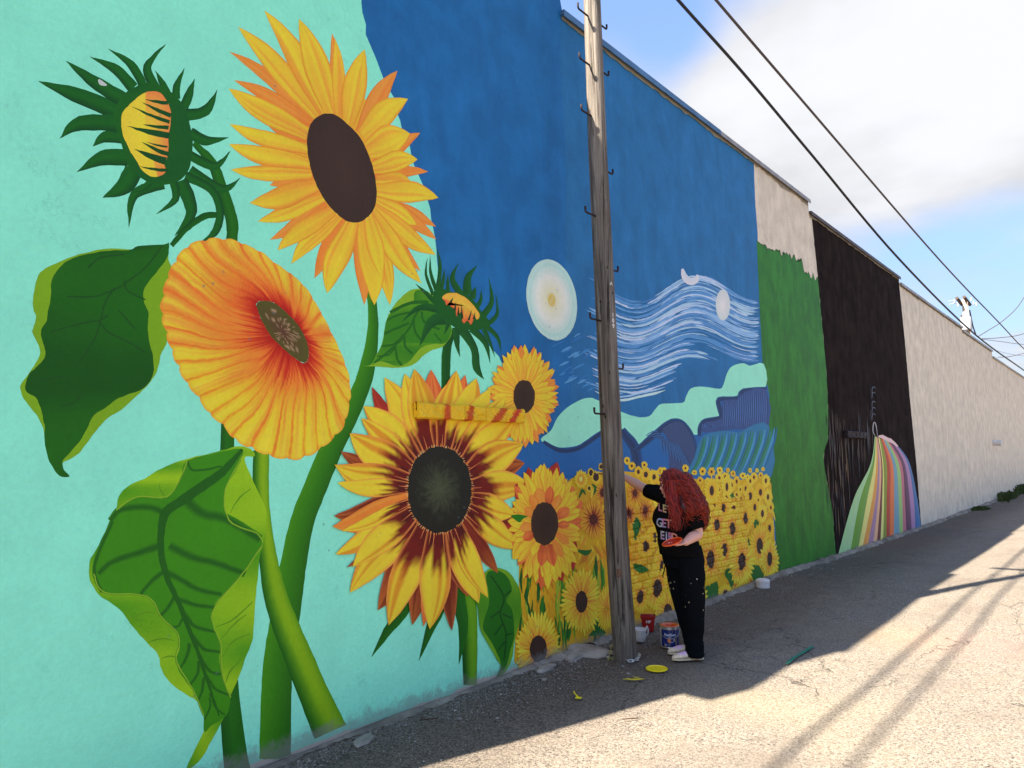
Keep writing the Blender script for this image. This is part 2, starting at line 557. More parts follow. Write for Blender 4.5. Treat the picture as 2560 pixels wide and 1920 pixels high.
class Paint:
    def __init__(self, name):
        self.name, self.v, self.f, self.c = name, [], [], []

    def face(self, idx):
        a, b, c = (self.v[i] for i in idx[:3])
        ar = (b[1] - a[1]) * (c[2] - a[2]) - (c[1] - a[1]) * (b[2] - a[2])
        if abs(ar) < 1e-12 and len(idx) == 4:
            b, c = self.v[idx[2]], self.v[idx[3]]
            ar = (b[1] - a[1]) * (c[2] - a[2]) - (c[1] - a[1]) * (b[2] - a[2])
        if ar < 0:
            idx = idx[::-1]
        self.f.append(tuple(idx))
        ys = [self.v[i][1] for i in idx]
        if max(ys) > RY0 and min(ys) < RY0 + RNY * RRES:
            zs = [self.v[i][2] for i in idx]
            if max(zs) > RZ0 and min(zs) < RZ0 + RNZ * RRES:
                for k in range(1, len(idx) - 1):
                    t = (idx[0], idx[k], idx[k + 1])
                    raster_tri([(self.v[i][1], self.v[i][2]) for i in t], [self.c[i] for i in t])

    def add(self, p, col):
        col = tuple(min(.88, q * 1.14) for q in col)
        y, z = WP(p[0], p[1])
        y += .0035 * noise.noise(Vector((y * 26, z * 26, 1.7))) + .002 * noise.noise(Vector((y * 80, z * 80, 4.7)))
        z += .0035 * noise.noise(Vector((y * 26, z * 26, 7.7))) + .002 * noise.noise(Vector((y * 80, z * 80, 9.7)))
        z = max(z, zb(y) + 0.012)
        self.v.append((WX + LAY[0], y, z))
        self.c.append(col)
        return len(self.v) - 1

    def fill(self, pts, col):
        """closed outline in photo points; col a colour or a function of (px, py)"""
        LAY[0] += STEP
        f = col if callable(col) else (lambda x, y: col)
        k = len(self.v)
        ids = [self.add(p, f(p[0], p[1])) for p in pts]
        for t in tessellate_polygon([[Vector((p[0], p[1], 0)) for p in pts]]):
            self.face([k + i for i in t])
        return self

    def ribbon(self, pts, wid, cols, n=6, sm=True):
        """pts centreline, wid widths (list or number), cols across: list of colours or function(t,u)"""
        LAY[0] += STEP
        m = len(pts)
        if isinstance(wid, (int, float)):
            wid = [wid] * m
        q = [(*p[:2], w) for p, w in zip(pts, wid)]
        q = cr(q, n) if sm else q
        f = cols if callable(cols) else (lambda t, u: mx(cols[min(len(cols) - 1, int(u * (len(cols) - 1)))], cols[min(len(cols) - 1, int(u * (len(cols) - 1)) + 1)], u * (len(cols) - 1) - int(u * (len(cols) - 1))) if len(cols) > 1 else cols[0])
        na = 3 if (not callable(cols) and len(cols) == 1) else 7
        if not callable(cols) and len(cols) == 1:
            na = 2
        rows = []
        for i, (x, y, w) in enumerate(q):
            x0, y0, _ = q[max(i - 1, 0)]
            x1, y1, _ = q[min(i + 1, len(q) - 1)]
            dx, dy = x1 - x0, y1 - y0
            l = math.hypot(dx, dy) or 1
            nx, ny = dy / l, -dx / l
            t = i / (len(q) - 1)
            rows.append([self.add((x + nx * w * (u - .5), y + ny * w * (u - .5)), f(t, u)) for u in [j / (na - 1) for j in range(na)]])
        for a, b in zip(rows, rows[1:]):
            for j in range(na - 1):
                self.face([a[j], a[j + 1], b[j + 1], b[j]])
        return self

    def petal(self, base, tip, wd, style, bend=0.0, seed=None, nr=11, nc=8, blunt=0.0):
        LAY[0] += STEP
        rr = random.Random(hash((round(tip[0]), round(tip[1]))) if seed is None else seed)
        bx, by = base
        tx, ty = tip
        dx, dy = tx - bx, ty - by
        l = math.hypot(dx, dy) or 1
        nx, ny = dy / l, -dx / l
        br = [rr.uniform(-1, 1) for _ in range(nc + 1)]
        wob = rr.uniform(0.85, 1.15)
        rows = []
        for i in range(nr + 1):
            t = i / nr
            w = wd * 1.4 * (0.50 + 0.55 * math.sin(min(1, t * 1.55) * math.pi / 2) ** 1.3) * (1 - t ** (2.9 + 2.4 * blunt)) ** (0.95 - .35 * blunt) * wob
            wd_ = wd
            off = bend * l * (math.sin(t * math.pi) * 0.6 - 0.22 * math.sin(2 * math.pi * t))
            cxx, cyy = bx + dx * t + nx * off, by + dy * t + ny * off
            rows.append([self.add((cxx + nx * w * (j / nc - .5), cyy + ny * w * (j / nc - .5)), style(t, j / nc, br[j])) for j in range(nc + 1)])
        for a, b in zip(rows, rows[1:]):
            for j in range(nc):
                self.face([a[j], a[j + 1], b[j + 1], b[j]])
        return self

    def rings(self, center, outline, cols, nr=8, noise_amt=0.0, inner=None, fcol=None):
        """radial mesh between a centre point (or an inner outline) and an outline; cols(t, a)"""
        LAY[0] += STEP
        n_ = len(outline)
        rows = []
        for i in range(nr + 1):
            t = i / nr
            row = []
            for j, p in enumerate(outline):
                q = inner[j] if inner else center
                row.append(self.add((q[0] + (p[0] - q[0]) * t, q[1] + (p[1] - q[1]) * t), cols(t, j / n_)))
            rows.append(row)
        for a, b in zip(rows, rows[1:]):
            for j in range(n_):
                k = (j + 1) % n_
                self.face([a[j], a[k], b[k], b[j]])
        return self

    def build(self, parent=None, mat=None, label=None):
        ob = mesh_ob(self.name, self.v, self.f, mat or M_PAINT, parent or building, self.c)
        if label:
            ob['label'] = label
        return ob


def crop(x0, y0, s):
    return lambda pts: [(x0 + p[0] / s, y0 + p[1] / s, *p[2:]) for p in pts]


cA = crop(0, 0, 2.592)
cB = crop(500, 0, 2.0734)
cC = crop(0, 560, 2.37)
cD = crop(200, 1080, 1.9743)
cE = crop(800, 850, 2.0743)
cF = crop(1250, 600, 2.37)
cG = crop(1400, 1100, 2.5517)
cH = crop(1850, 300, 1.5085)
cK = crop(900, 620, 4.424)      # second bud
cR = crop(2000, 1050, 4.485)    # rainbow
cN = crop(1700, 1160, 4.88)     # flower field, right
cL = crop(1280, 1150, 4.7406)   # flower field, left of the pole
cM = crop(1240, 1440, 5.53)
V = crop(0, 0, 1 / 1.1573)      # whole-view points


def border(pts):
    q = sorted([WP(p[0], p[1])[::-1] for p in pts])
    zs = [a for a, b in q]
    ys = [b for a, b in q]
    return lambda z: float(np.interp(z, zs, ys))


def zone(name, left, right, mat, off, ztop=None, zbot=None, nz=90, nyc=30, rough=0.012, seed=0, sep_y=None):
    """a painted field of the wall between two border functions y(z)"""
    vs, fs = [], []
    zt0 = 7.0
    for j in range(nz + 1):
        zz = -0.05 + (zt0 + 0.05) * j / nz
        for i in range(nyc + 1):
            u = i / nyc
            yl, yr = left(zz), right(zz)
            yl += rough * noise.noise(Vector((zz * 9, seed, 0)))
            yr += rough * noise.noise(Vector((zz * 9, seed + 5, 0)))
            y = yl + (yr - yl) * u
            lo = (zb(y) + 0.022 + 0.028 * noise.noise(Vector((y * 3.1, seed, 1.3))) + 0.02 * noise.noise(Vector((y * 14, seed, 1.3)))) if zbot is None else zbot(y)
            hi = (wall_top(y) - COP - 0.002) if ztop is None else ztop(y)
            vs.append((WX + off, y, min(max(zz, lo), max(lo, hi))))
    for j in range(nz):
        for i in range(nyc):
            a = j * (nyc + 1) + i
            q = (a, a + 1, a + nyc + 2, a + nyc + 1)
            if vs[q[0]][2] < vs[q[3]][2] or vs[q[1]][2] < vs[q[2]][2]:
                fs.append(q)
    return mesh_ob(name, vs, fs, mat, building)


const = lambda v: (lambda z: v)
b_mint = border([(903, 0), (908, 43), (915, 90), (930, 116), (935, 140), (949, 169), (958, 195), (975, 230), (1000, 300), (1040, 420), (1075, 520), (1091, 620), (1094, 700), (1140, 760), (1200, 830), (1250, 900), (1300, 1000), (1320, 1150), (1330, 1500), (1310, 1700)])
b_blue = border(cH([(52, 160), (57, 300), (66, 420), (78, 700), (92, 950), (100, 1120), (108, 1310)]) + [(1925, 1180), (1940, 1300), (1950, 1460)])
b_black = border([(2027, 525), (2035, 600), (2045, 700)] + cR([(300, -500), (318, 0), (315, 230), (275, 320), (262, 450), (290, 620), (330, 830), (365, 1000), (385, 1300), (405, 1560)]))
b_black2 = border([(2246, 692), (2262, 850), (2275, 1000), (2290, 1150), (2304, 1326)])


def mint_left(z):
    return 0.292


zone('mint_background', mint_left, lambda z: b_mint(z), M_MINT, 0.0006, nyc=60, rough=0.05, seed=1)
# a deeper blue close to us, a lighter one past the parapet step
zone('blue_background', lambda z: b_mint(z) - 0.02, lambda z: 5.36, M_BLUE, 0.0003, rough=0.01, seed=2)
zone('blue_background', lambda z: 5.32 + 0.02 * math.sin(z * 3), lambda z: b_blue(z), M_BLUE2, 0.0004, seed=3)


def green_top(y):
    q = [WP(*p) for p in [(1890, 602), (1916, 618), (1949, 631), (1980, 640), (2006, 655), (2012, 681), (2050, 702)]]
    z = float(np.interp(y, [a for a, b in q], [b for a, b in q]))
    return z + 0.12 * noise.noise(Vector((y * 9, 0, 0))) + 0.05 * noise.noise(Vector((y * 31, 0, 0)))


zone('green_background', lambda z: b_blue(z) - 0.05, lambda z: b_black(z), M_GREEN, 0.0005, ztop=green_top, nyc=70, seed=4)
zone('black_background', lambda z: b_black(z), lambda z: b_black2(z), M_BLACK, 0.0006, seed=6, rough=0.03)

# ---- colours
YEL, YEL2, ORA, DOR = C(255, 202, 46), C(252, 180, 44), C(242, 144, 48), C(212, 108, 32)
MAR, DMAR = C(112, 26, 14), C(66, 16, 12)
GD, GM, GL = C(24, 92, 14), C(78, 142, 18), C(140, 178, 34)
GDD = C(20, 74, 20)


def st_yellow(t, u, r):
    e = abs(u - .5) * 2
    c = mx(YEL, YEL2, .40 + .6 * r)
    c = mx(c, ORA, max(0, .9 * (1 - t * 1.35)) * (.6 + .4 * r))
    c = mx(c, DOR, .75 if e > .98 else 0)
    return mx(c, ORA, .5 if r > .55 and t < .8 else 0)


def st_orange(t, u, r):
    e = abs(u - .5) * 2
    c = mx(C(243, 150, 56), C(228, 128, 44), .5 + .5 * r)
    return mx(c, DOR, .8 if e > .98 else max(0, .3 - t))


def st_half(t, u, r):
    e = abs(u - .5) * 2
    c = mx(YEL, YEL2, .3 + .5 * r)
    lim = .44 + .15 * r - .06 * e
    c = mx(c, MAR, max(0, min(1, (lim - t) * 9)))
    if t < .2:
        c = mx(c, DMAR, .5 - .4 * r)
    if e > .98:
        c = mx(c, C(225, 130, 60), .85)
    return mx(c, C(190, 90, 20), .55 if (r > .6 and t > .4) else 0)


def st_dark(t, u, r):
    e = abs(u - .5) * 2
    c = mx(C(96, 22, 14), C(140, 50, 26), .4 + .6 * r)
    c = mx(c, C(214, 120, 44), .75 * max(0, t - .55) * 2 * (.6 + .4 * r))
    return mx(c, C(205, 110, 60), .6 if e > .98 else 0)


def st_red(t, u, r):
    return mx(C(188, 58, 34), C(140, 34, 24), .5 + .5 * r)


def st_rust(t, u, r):
    return mx(mx(C(206, 88, 40), C(236, 128, 56), .5 + .5 * r), C(150, 40, 24), max(0, .5 - t))


ST = {'y': st_yellow, 'o': st_orange, 'h': st_half, 'd': st_dark, 'r': st_red, 'u': st_rust}

# ---- stems that run behind everything
P = Paint('painted_stem')
P.ribbon(cA([(1255, 925), (1370, 1050), (1430, 1200), (1480, 1350), (1505, 1460), (1500, 1600)]) + [(575, 800), (568, 1100), (566, 1400), (570, 1700), (597, 1960)],
         [14, 24, 28, 30, 30, 28, 30, 34, 44, 50, 66], [C(22, 78, 14), C(34, 104, 14), C(28, 94, 12)])
P.build(label='dark green painted stem behind the orange flower')
P = Paint('painted_stem')
P.ribbon(V([(797, 590), (806, 700), (792, 800), (762, 880), (720, 960), (682, 1050), (652, 1130), (632, 1230), (618, 1320), (602, 1420), (597, 1500), (594, 1640)]),
         [22, 26, 40, 46, 56, 58, 60, 66, 72, 74, 76, 78], [C(64, 134, 12), C(48, 118, 10), C(34, 96, 10)])
P.build(label='thick painted stem of the tall yellow sunflower')
P = Paint('painted_stem')
P.ribbon(cD([(895, 90), (892, 250), (905, 400), (925, 600), (962, 800), (1012, 950), (1082, 1120), (1152, 1290), (1236, 1480)]),
         [40, 40, 34, 44, 58, 66, 72, 76, 88], [C(22, 84, 8), C(60, 124, 10), C(122, 166, 12), C(132, 172, 14), C(86, 142, 12)])
P.build(label='light green painted stem leaning to the right')
P = Paint('painted_stem')
P.ribbon(cE([(740, 1230), (765, 1400), (775, 1560), (778, 1790)]), [46, 46, 40, 34], [C(18, 74, 14), C(22, 84, 12), C(84, 142, 16), C(104, 156, 20), C(84, 140, 18)])
P.build(label='painted stem under the red and yellow sunflower')
P = Paint('painted_stem')
P.ribbon(cK([(1015, 900), (965, 1080), (950, 1250), (948, 1420), (945, 1600)]), [22, 22, 23, 22, 22], [C(24, 92, 20), C(18, 76, 16), C(20, 80, 16)])
P.build(label='dark painted stem under the small bud')
for pts in ([(470, 1290), (430, 1400), (350, 1510), (268, 1642)], [(650, 1220), (620, 1380), (570, 1500), (512, 1665)], [(700, 1260), (730, 1400), (742, 1520), (720, 1680)]):
    P = Paint('painted_sepal')
    P.ribbon(cE(pts), [36, 32, 22, 1], [C(22, 84, 14), C(28, 98, 12)])
    P.build()

# ---- big dark leaf on the left
P = Paint('painted_leaf')
out = [(430, 192), (330, 233), (265, 265), (228, 300), (212, 350), (192, 450), (196, 510), (213, 545), (196, 620), (198, 660), (232, 730), (233, 785), (190, 860), (130, 940), (122, 985), (150, 1050), (200, 1110), (238, 1170), (262, 1240), (285, 1370), (315, 1440), (350, 1485), (375, 1470),
       (370, 1418), (430, 1385), (480, 1345), (540, 1262), (600, 1190), (650, 1140), (720, 1100), (830, 1000), (880, 950), (930, 870), (950, 780), (992, 690), (1000, 560), (985, 450), (1010, 330), (1025, 285), (1000, 215), (985, 160), (900, 150), (760, 150), (620, 147)]
P.fill(cr(cC(out), 4, True), mx(C(130, 168, 24), C(110, 158, 20), .5))
ink = [(1000, 112), (990, 200), (930, 280), (880, 340), (850, 400), (855, 470), (882, 530), (875, 600), (885, 700), (905, 780), (910, 860), (890, 930), (840, 980), (760, 1010), (690, 1040), (640, 1080), (560, 1130), (520, 1200), (470, 1290), (400, 1370), (370, 1410), (378, 1460), (415, 1497), (350, 1490), (310, 1440), (280, 1370), (262, 1290), (262, 1190), (240, 1090), (215, 1030), (150, 985), (165, 900), (215, 850), (264, 795), (266, 740), (246, 680), (245, 620), (275, 570), (290, 500), (300, 420), (308, 330), (370, 240), (430, 205), (600, 162), (760, 155), (820, 130), (965, 122)]


def leafdark(x, y):
    return mx(C(30, 98, 12), C(14, 66, 12), max(0, (cC([(0, 300)])[0][1] - y) / -260 + .6) if False else (0.5 + 0.5 * math.sin(x * .02 + y * .013)) * .7)


P.fill(cr(cC(ink), 4, True), leafdark)
for pts in ([(960, 130), (860, 260), (740, 350), (700, 380), (560, 430), (400, 430)], [(740, 330), (750, 390), (860, 450)], [(800, 620), (700, 510)],
            [(300, 640), (480, 590), (590, 570), (640, 540)], [(590, 575), (640, 640), (760, 700), (860, 760)], [(740, 180), (600, 200), (520, 260)],
            [(240, 930), (330, 910), (380, 900)], [(680, 380), (620, 470), (600, 560), (560, 680), (470, 820)], [(500, 1000), (430, 1060), (360, 1080)]):
    P.ribbon(cC(pts), 3.4, [C(26, 70, 20)], n=4)
P.ribbon(cA([(1440, 1395), (1330, 1400), (1220, 1470), (1110, 1590)]), [12, 17, 15, 12], [C(18, 78, 16), C(26, 92, 14)])
P.build(label='large dark green painted leaf with light edges')

# ---- first bud
P = Paint('painted_bud')
for w, pts in [(110, [(760, 720), (480, 610), (245, 525)]), (95, [(790, 640), (610, 530), (428, 397)]), (75, [(860, 570), (750, 450), (583, 368)]), (60, [(930, 560), (850, 420), (700, 315)]),
               (62, [(1000, 560), (955, 430), (1075, 285)]), (50, [(1090, 620), (1050, 540), (1005, 458)]), (52, [(1140, 640), (1145, 560), (1195, 440)]), (62, [(1190, 700), (1225, 610), (1262, 512)]),
               (75, [(1200, 745), (1335, 715), (1408, 580)]), (75, [(1230, 860), (1340, 912), (1482, 892)]), (62, [(1220, 1000), (1390, 1075), (1495, 980)]), (62, [(1230, 1100), (1440, 1225), (1555, 1152)]),
               (60, [(1200, 1140), (1370, 1230), (1425, 1370), (1395, 1500), (1300, 1570)]), (90, [(1170, 1170), (1240, 1370), (1130, 1530)]), (55, [(1120, 1170), (1135, 1290), (1010, 1390)]),
               (72, [(1060, 1190), (870, 1265), (835, 1475)]), (42, [(985, 1170), (930, 1215), (845, 1252)]), (130, [(870, 1100), (800, 1210), (665, 1280)]), (110, [(830, 1020), (660, 1025), (500, 1115)]),
               (85, [(800, 890), (680, 890), (598, 948)]), (110, [(770, 800), (520, 800), (388, 895)])]:
    m_ = len(pts)
    ww = [w / 2.592 * (1.0 if i == 0 else (.85 if i < m_ - 1 else .02)) for i in range(m_)]
    P.ribbon(cA(pts), ww, [C(22, 88, 26), C(26, 96, 22), C(16, 66, 24)])
P.fill(cr(cA([(880, 560), (980, 535), (1060, 565), (1130, 615), (1200, 700), (1228, 800), (1245, 900), (1242, 1000), (1222, 1100), (1170, 1165), (1100, 1195), (1000, 1195), (930, 1165), (850, 1110), (810, 1020), (785, 930), (755, 850), (738, 760), (755, 680), (800, 610)]), 4, True), lambda x, y: mx(C(22, 86, 26), C(28, 94, 20), .5 + .5 * math.sin(x * .05)))
oc = cr(cA([(980, 592), (1040, 605), (1085, 660), (1108, 750), (1095, 880), (1088, 1000), (1062, 1060), (1078, 1110), (1030, 1145), (970, 1140), (920, 1100), (880, 1040), (840, 970), (800, 880), (785, 800), (800, 720), (860, 660), (920, 610)]), 4, True)
P.rings((365, 335), oc, lambda t, a: mx(C(250, 208, 50), C(236, 130, 62), max(0, (1 if a < .45 or a > .97 else .15) * t)), 5)
for a, b, w in [((1090, 668), (940, 642), 26), ((1108, 748), (920, 662), 30), ((1098, 792), (850, 690), 26), ((1092, 828), (925, 805), 24), ((1100, 880), (820, 815), 42), ((1085, 950), (945, 920), 14), ((1090, 1000), (915, 920), 30), ((1070, 1045), (870, 965), 50), ((1085, 1105), (905, 1080), 24)]:
    a_, b_ = cA([a])[0], cA([b])[0]
    P.ribbon([a_, ((a_[0] + b_[0]) / 2, (a_[1] + b_[1]) / 2 + 2), b_], [w / 2.6, w / 3.4, .3], [C(20, 74, 26)])
P.ribbon(cA([(640, 515), (660, 540), (690, 552)]), [5, 11, 3], [C(190, 196, 186)])
P.build(label='unopened bud with long curling dark sepals')


def disc(name, parent, c, rx, ry, tilt=0.0, cols=None, n=40, nr=6, pts=None):
    P = Paint(name)
    rr = random.Random(int(c[0] * 7 + c[1]))
    if pts is None:
        ca, sa = math.cos(tilt), math.sin(tilt)
        pts = []
        for i in range(n):
            a = 2 * math.pi * i / n
            k = 1 + rr.uniform(-.025, .025)
            x, y = rx * k * math.cos(a), ry * k * math.sin(a)
            pts.append((c[0] + x * ca - y * sa, c[1] + x * sa + y * ca))
    cols = cols or (lambda t, a: mx(C(52, 34, 24), C(62, 42, 28), t))
    P.rings(c, pts, cols, nr)
    return P.build(parent)


# ---- orange flower
P = Paint('painted_flower')
oo = cr(cC([(1120, 130), (1180, 105), (1280, 88), (1370, 95), (1440, 118), (1550, 170), (1640, 240), (1740, 310), (1820, 390), (1870, 470), (1920, 560), (1980, 680), (2030, 790), (2065, 900), (2075, 1010), (2060, 1110), (2030, 1200), (1960, 1280), (1880, 1340), (1790, 1385), (1700, 1390), (1600, 1370), (1500, 1330), (1400, 1280), (1320, 1190), (1240, 1120), (1180, 1030), (1100, 930), (1050, 830), (1010, 720), (985, 640), (958, 520), (965, 430), (990, 330), (1020, 260), (1060, 190)]), 10, True)
din = cC([(1520, 470), (1560, 455), (1620, 465), (1690, 520), (1760, 590), (1810, 680), (1830, 760), (1820, 810), (1790, 822), (1740, 790), (1680, 740), (1610, 670), (1560, 590), (1530, 520)])
dcn = cC([(1675, 640)])[0]
NO = 720


def resample(poly, cen, n_):
    an = [math.atan2(p[1] - cen[1], p[0] - cen[0]) for p in poly]
    rd = [math.hypot(p[1] - cen[1], p[0] - cen[0]) for p in poly]
    o = sorted(zip(an, rd))
    A = [o[-1][0] - 2 * math.pi] + [a for a, b in o] + [o[0][0] + 2 * math.pi]
    Rr = [o[-1][1]] + [b for a, b in o] + [o[0][1]]
    res = []
    for i in range(n_):
        a = -math.pi + 2 * math.pi * i / n_
        r = float(np.interp(a, A, Rr))
        res.append((cen[0] + r * math.cos(a), cen[1] + r * math.sin(a)))
    return res


o2 = resample(oo, dcn, NO)
i2 = resample(cr(din, 6, True), dcn, NO)
# petals of equal arc length along the outline
acc = [0.0]
for a, b in zip(o2, o2[1:] + o2[:1]):
    acc.append(acc[-1] + math.hypot(b[0] - a[0], b[1] - a[1]))
NPET = 34
o3 = []
for i, p in enumerate(o2):
    ph = acc[i] / acc[-1] * NPET
    fr = ph - math.floor(ph)
    k = 1.0 + 0.024 * math.sin(fr * math.pi) ** .6 - .012
    o3.append((dcn[0] + (p[0] - dcn[0]) * k, dcn[1] + (p[1] - dcn[1]) * k))
streak = [noise.noise(Vector((i * .33, 4.4, 0))) + .8 * noise.noise(Vector((i * .11, 1.4, 0))) for i in range(NO)]


def orange_col(t, a):
    i = int(round(a * NO)) % NO
    ph = acc[i] / acc[-1] * NPET
    fr = ph - math.floor(ph)
    ang = -math.pi + 2 * math.pi * a
    s_ = streak[i] + .7 * noise.noise(Vector((i * .6, t * 2.5, 7))) + .5 * noise.noise(Vector((math.cos(ang) * 2.2, math.sin(ang) * 2.2, t * 2)))
    base = mx(C(244, 134, 44), C(255, 200, 40), max(0, (t - .42) * .9 + .75 * s_ + .22 * math.sin(fr * math.pi) + (.25 if math.sin(ang) > .2 else -.15)))
    base = mx(base, C(228, 96, 36), max(0, min(1, (.52 + .30 * s_ - t) * 1.6)))
    base = mx(base, C(196, 46, 22), max(0, min(1, (.36 + .18 * s_ - t) * 4.0)))
    base = mx(base, C(255, 214, 70), max(0, math.sin(fr * math.pi) ** 2 * (t - .45) * .7))
    base = mx(base, C(170, 26, 12), max(0, min(1, (.12 + .08 * s_ - t) * 8)))
    edge = min(fr, 1 - fr)
    if edge < .13 and t > .3:
        base = mx(base, C(216, 100, 32), (1 - edge / .13) * .75)
    if t > .985:
        base = mx(base, C(222, 130, 40), .6)
    return base


# curl the petal lines: shift the parameter with the radius
LAY[0] += STEP
rows = []
NR = 30
for i in range(NR + 1):
    t = i / NR
    row = []
    for j in range(NO):
        jj = j + int(58 * (1 - t) ** 1.5 * math.sin(2 * math.pi * j / NO + 2.6) + 14 * noise.noise(Vector((math.cos(2 * math.pi * j / NO) * 2, math.sin(2 * math.pi * j / NO) * 2, t * 1.5))))
        p, q = o3[j], i2[j]
        row.append(P.add((q[0] + (p[0] - q[0]) * t, q[1] + (p[1] - q[1]) * t), orange_col(t, (jj % NO) / NO)))
    rows.append(row)
for a, b in zip(rows, rows[1:]):
    for j in range(NO):
        k = (j + 1) % NO
        P.face([a[j], a[k], b[k], b[j]])
fl = P.build(label='wide orange flower with a deep red heart')
disc('seed_disc', fl, dcn, 0, 0, pts=resample(cr(din, 6, True), dcn, 72), nr=10,
     cols=lambda t, a: mx(mx(C(92, 58, 38), C(84, 78, 28), t * 1.1), C(176, 140, 104), .8 if (rng.random() < .22 and .15 < t < .8 and a > .1) else 0))

# ---- big curled leaf, lower left
P = Paint('painted_leaf')
out = [(180, 385), (190, 320), (240, 265), (320, 230), (400, 180), (520, 135), (620, 110), (700, 90), (790, 70), (850, 90), (860, 120), (812, 130), (850, 230), (880, 300), (917, 380), (917, 470), (905, 550), (887, 620), (880, 700), (866, 830), (857, 960), (850, 1030), (815, 1120), (780, 1220), (742, 1300), (725, 1380), (700, 1430), (650, 1520), (600, 1610), (525, 1670), (560, 1580), (608, 1480), (608, 1400), (575, 1330), (500, 1280), (440, 1230), (400, 1170), (385, 1100), (330, 1040), (260, 960), (210, 890), (160, 850), (90, 800), (50, 730), (43, 650), (72, 590), (130, 500), (165, 430)]


def lf(x, y):
    return mx(C(146, 188, 22), C(78, 148, 14), .5 + .5 * math.sin(x * .045 - y * .02))


P.fill(cr(cD(out), 4, True), lf)
ink = [(175, 395), (220, 350), (280, 325), (360, 325), (430, 322), (472, 280), (500, 220), (530, 142), (700, 98), (790, 82), (805, 110), (770, 190), (725, 260), (708, 340), (720, 410), (750, 450), (820, 470), (870, 500), (897, 545), (860, 620), (800, 700), (740, 770), (680, 830), (655, 880), (660, 960), (690, 1030), (685, 1110), (700, 1190), (720, 1250), (742, 1312), (720, 1400), (650, 1450), (612, 1478), (608, 1400), (575, 1320), (555, 1270), (500, 1200), (475, 1130), (490, 1060), (480, 1000), (440, 950), (400, 910), (370, 850), (330, 810), (200, 800), (120, 790), (72, 740), (65, 640), (110, 540), (160, 440)]
P.fill(cr(cD(ink), 4, True), C(58, 132, 12))
vein2 = C(32, 92, 16)


def vfun(t, u):
    e = abs(u - .5) * 2
    return mx(vein2, C(58, 132, 12), max(0, e - .25) / .75 * .95)


for pts, w in [([(440, 560), (560, 620), (680, 650), (815, 700)], 80), ([(420, 690), (500, 730), (590, 780), (700, 800)], 62), ([(520, 330), (600, 400), (720, 430), (890, 530)], 100),
               ([(470, 820), (560, 850), (660, 865)], 50), ([(510, 890), (570, 960), (670, 985)], 46), ([(550, 1000), (610, 1070), (690, 1085)], 42), ([(585, 1100), (640, 1180), (705, 1195)], 36), ([(620, 1200), (670, 1270), (740, 1300)], 34), ([(640, 1290), (670, 1360), (715, 1395)], 26),
               ([(420, 400), (330, 370), (200, 385), (150, 440)], 70), ([(395, 560), (280, 600), (160, 640), (90, 700)], 70), ([(410, 690), (350, 740), (300, 800)], 46), ([(470, 800), (440, 860), (400, 905)], 40),
               ([(505, 920), (480, 960), (450, 960)], 30), ([(540, 1040), (530, 1100), (490, 1170)], 36), ([(585, 1130), (580, 1190), (540, 1250)], 34), ([(612, 1210), (600, 1280), (580, 1330)], 30), ([(640, 1310), (640, 1360), (615, 1420)], 26),
               ([(530, 142), (560, 190), (700, 170)], 30), ([(160, 440), (90, 600), (70, 700), (110, 790)], 40)]:
    m_ = len(pts)
    P.ribbon(cD(pts), [w * .72 / 1.97 * (1 - .35 * i / (m_ - 1)) for i in range(m_)], vfun, n=5)
P.ribbon(cD([(800, 85), (700, 200), (600, 270), (500, 340), (420, 400), (400, 500), (402, 600), (430, 720), (490, 850), (540, 980), (580, 1080), (612, 1180), (650, 1290), (685, 1400)]), [8, 20, 24, 24, 22, 18, 17, 15, 13, 11, 9, 8, 6, 3], [vein2])
for pts in ([(255, 920), (320, 890), (370, 895)], [(330, 1040), (400, 1020), (470, 1030)], [(400, 1120), (440, 1105), (470, 1110)], [(670, 960), (750, 930), (850, 840)], [(690, 1030), (760, 950), (820, 900)], [(700, 1110), (760, 1030), (840, 1000)], [(740, 400), (790, 320), (840, 280)], [(390, 255), (400, 290), (420, 320)], [(720, 1240), (740, 1180), (800, 1120)]):
    P.ribbon(cD(pts), [1.5, 4, 2], [C(92, 144, 18)], n=4)
for pts in ([(180, 385), (280, 322), (430, 320), (500, 220), (530, 140)], [(805, 112), (725, 260), (712, 360), (750, 450), (870, 500), (900, 545)], [(897, 560), (800, 700), (660, 870), (660, 960), (692, 1040), (700, 1190), (742, 1312)], [(65, 700), (120, 792), (330, 812), (400, 915), (488, 1010), (475, 1130), (555, 1270), (608, 1400)]):
    P.ribbon(cD(pts), [4] * len(pts), [C(66, 124, 16), C(150, 184, 44)], n=5)
P.build(label='large green painted leaf with curled light edges')

# ---- leaf beside the small bud
P = Paint('painted_leaf')
P.fill(cr(cK([(120, 1290), (180, 1180), (240, 1060), (262, 950), (290, 800), (340, 690), (420, 580), (500, 500), (580, 460), (650, 450), (720, 470), (800, 520), (900, 640), (1000, 820), (1010, 950), (940, 1060), (900, 1100), (800, 1130), (700, 1190), (620, 1270), (530, 1310), (400, 1326), (200, 1314), (40, 1305)]), 4, True), C(128, 170, 32))
P.fill(cr(cK([(130, 1290), (240, 1070), (265, 950), (300, 780), (380, 690), (520, 610), (590, 605), (600, 500), (650, 465), (720, 480), (800, 530), (900, 650), (1000, 830), (1005, 950), (930, 1055), (820, 1060), (700, 1090), (620, 1160), (560, 1240), (460, 1305), (380, 1300), (280, 1262), (200, 1258)]), 4, True), lambda x, y: mx(C(84, 146, 20), C(52, 122, 18), .5 + .5 * math.sin(x * .08)))
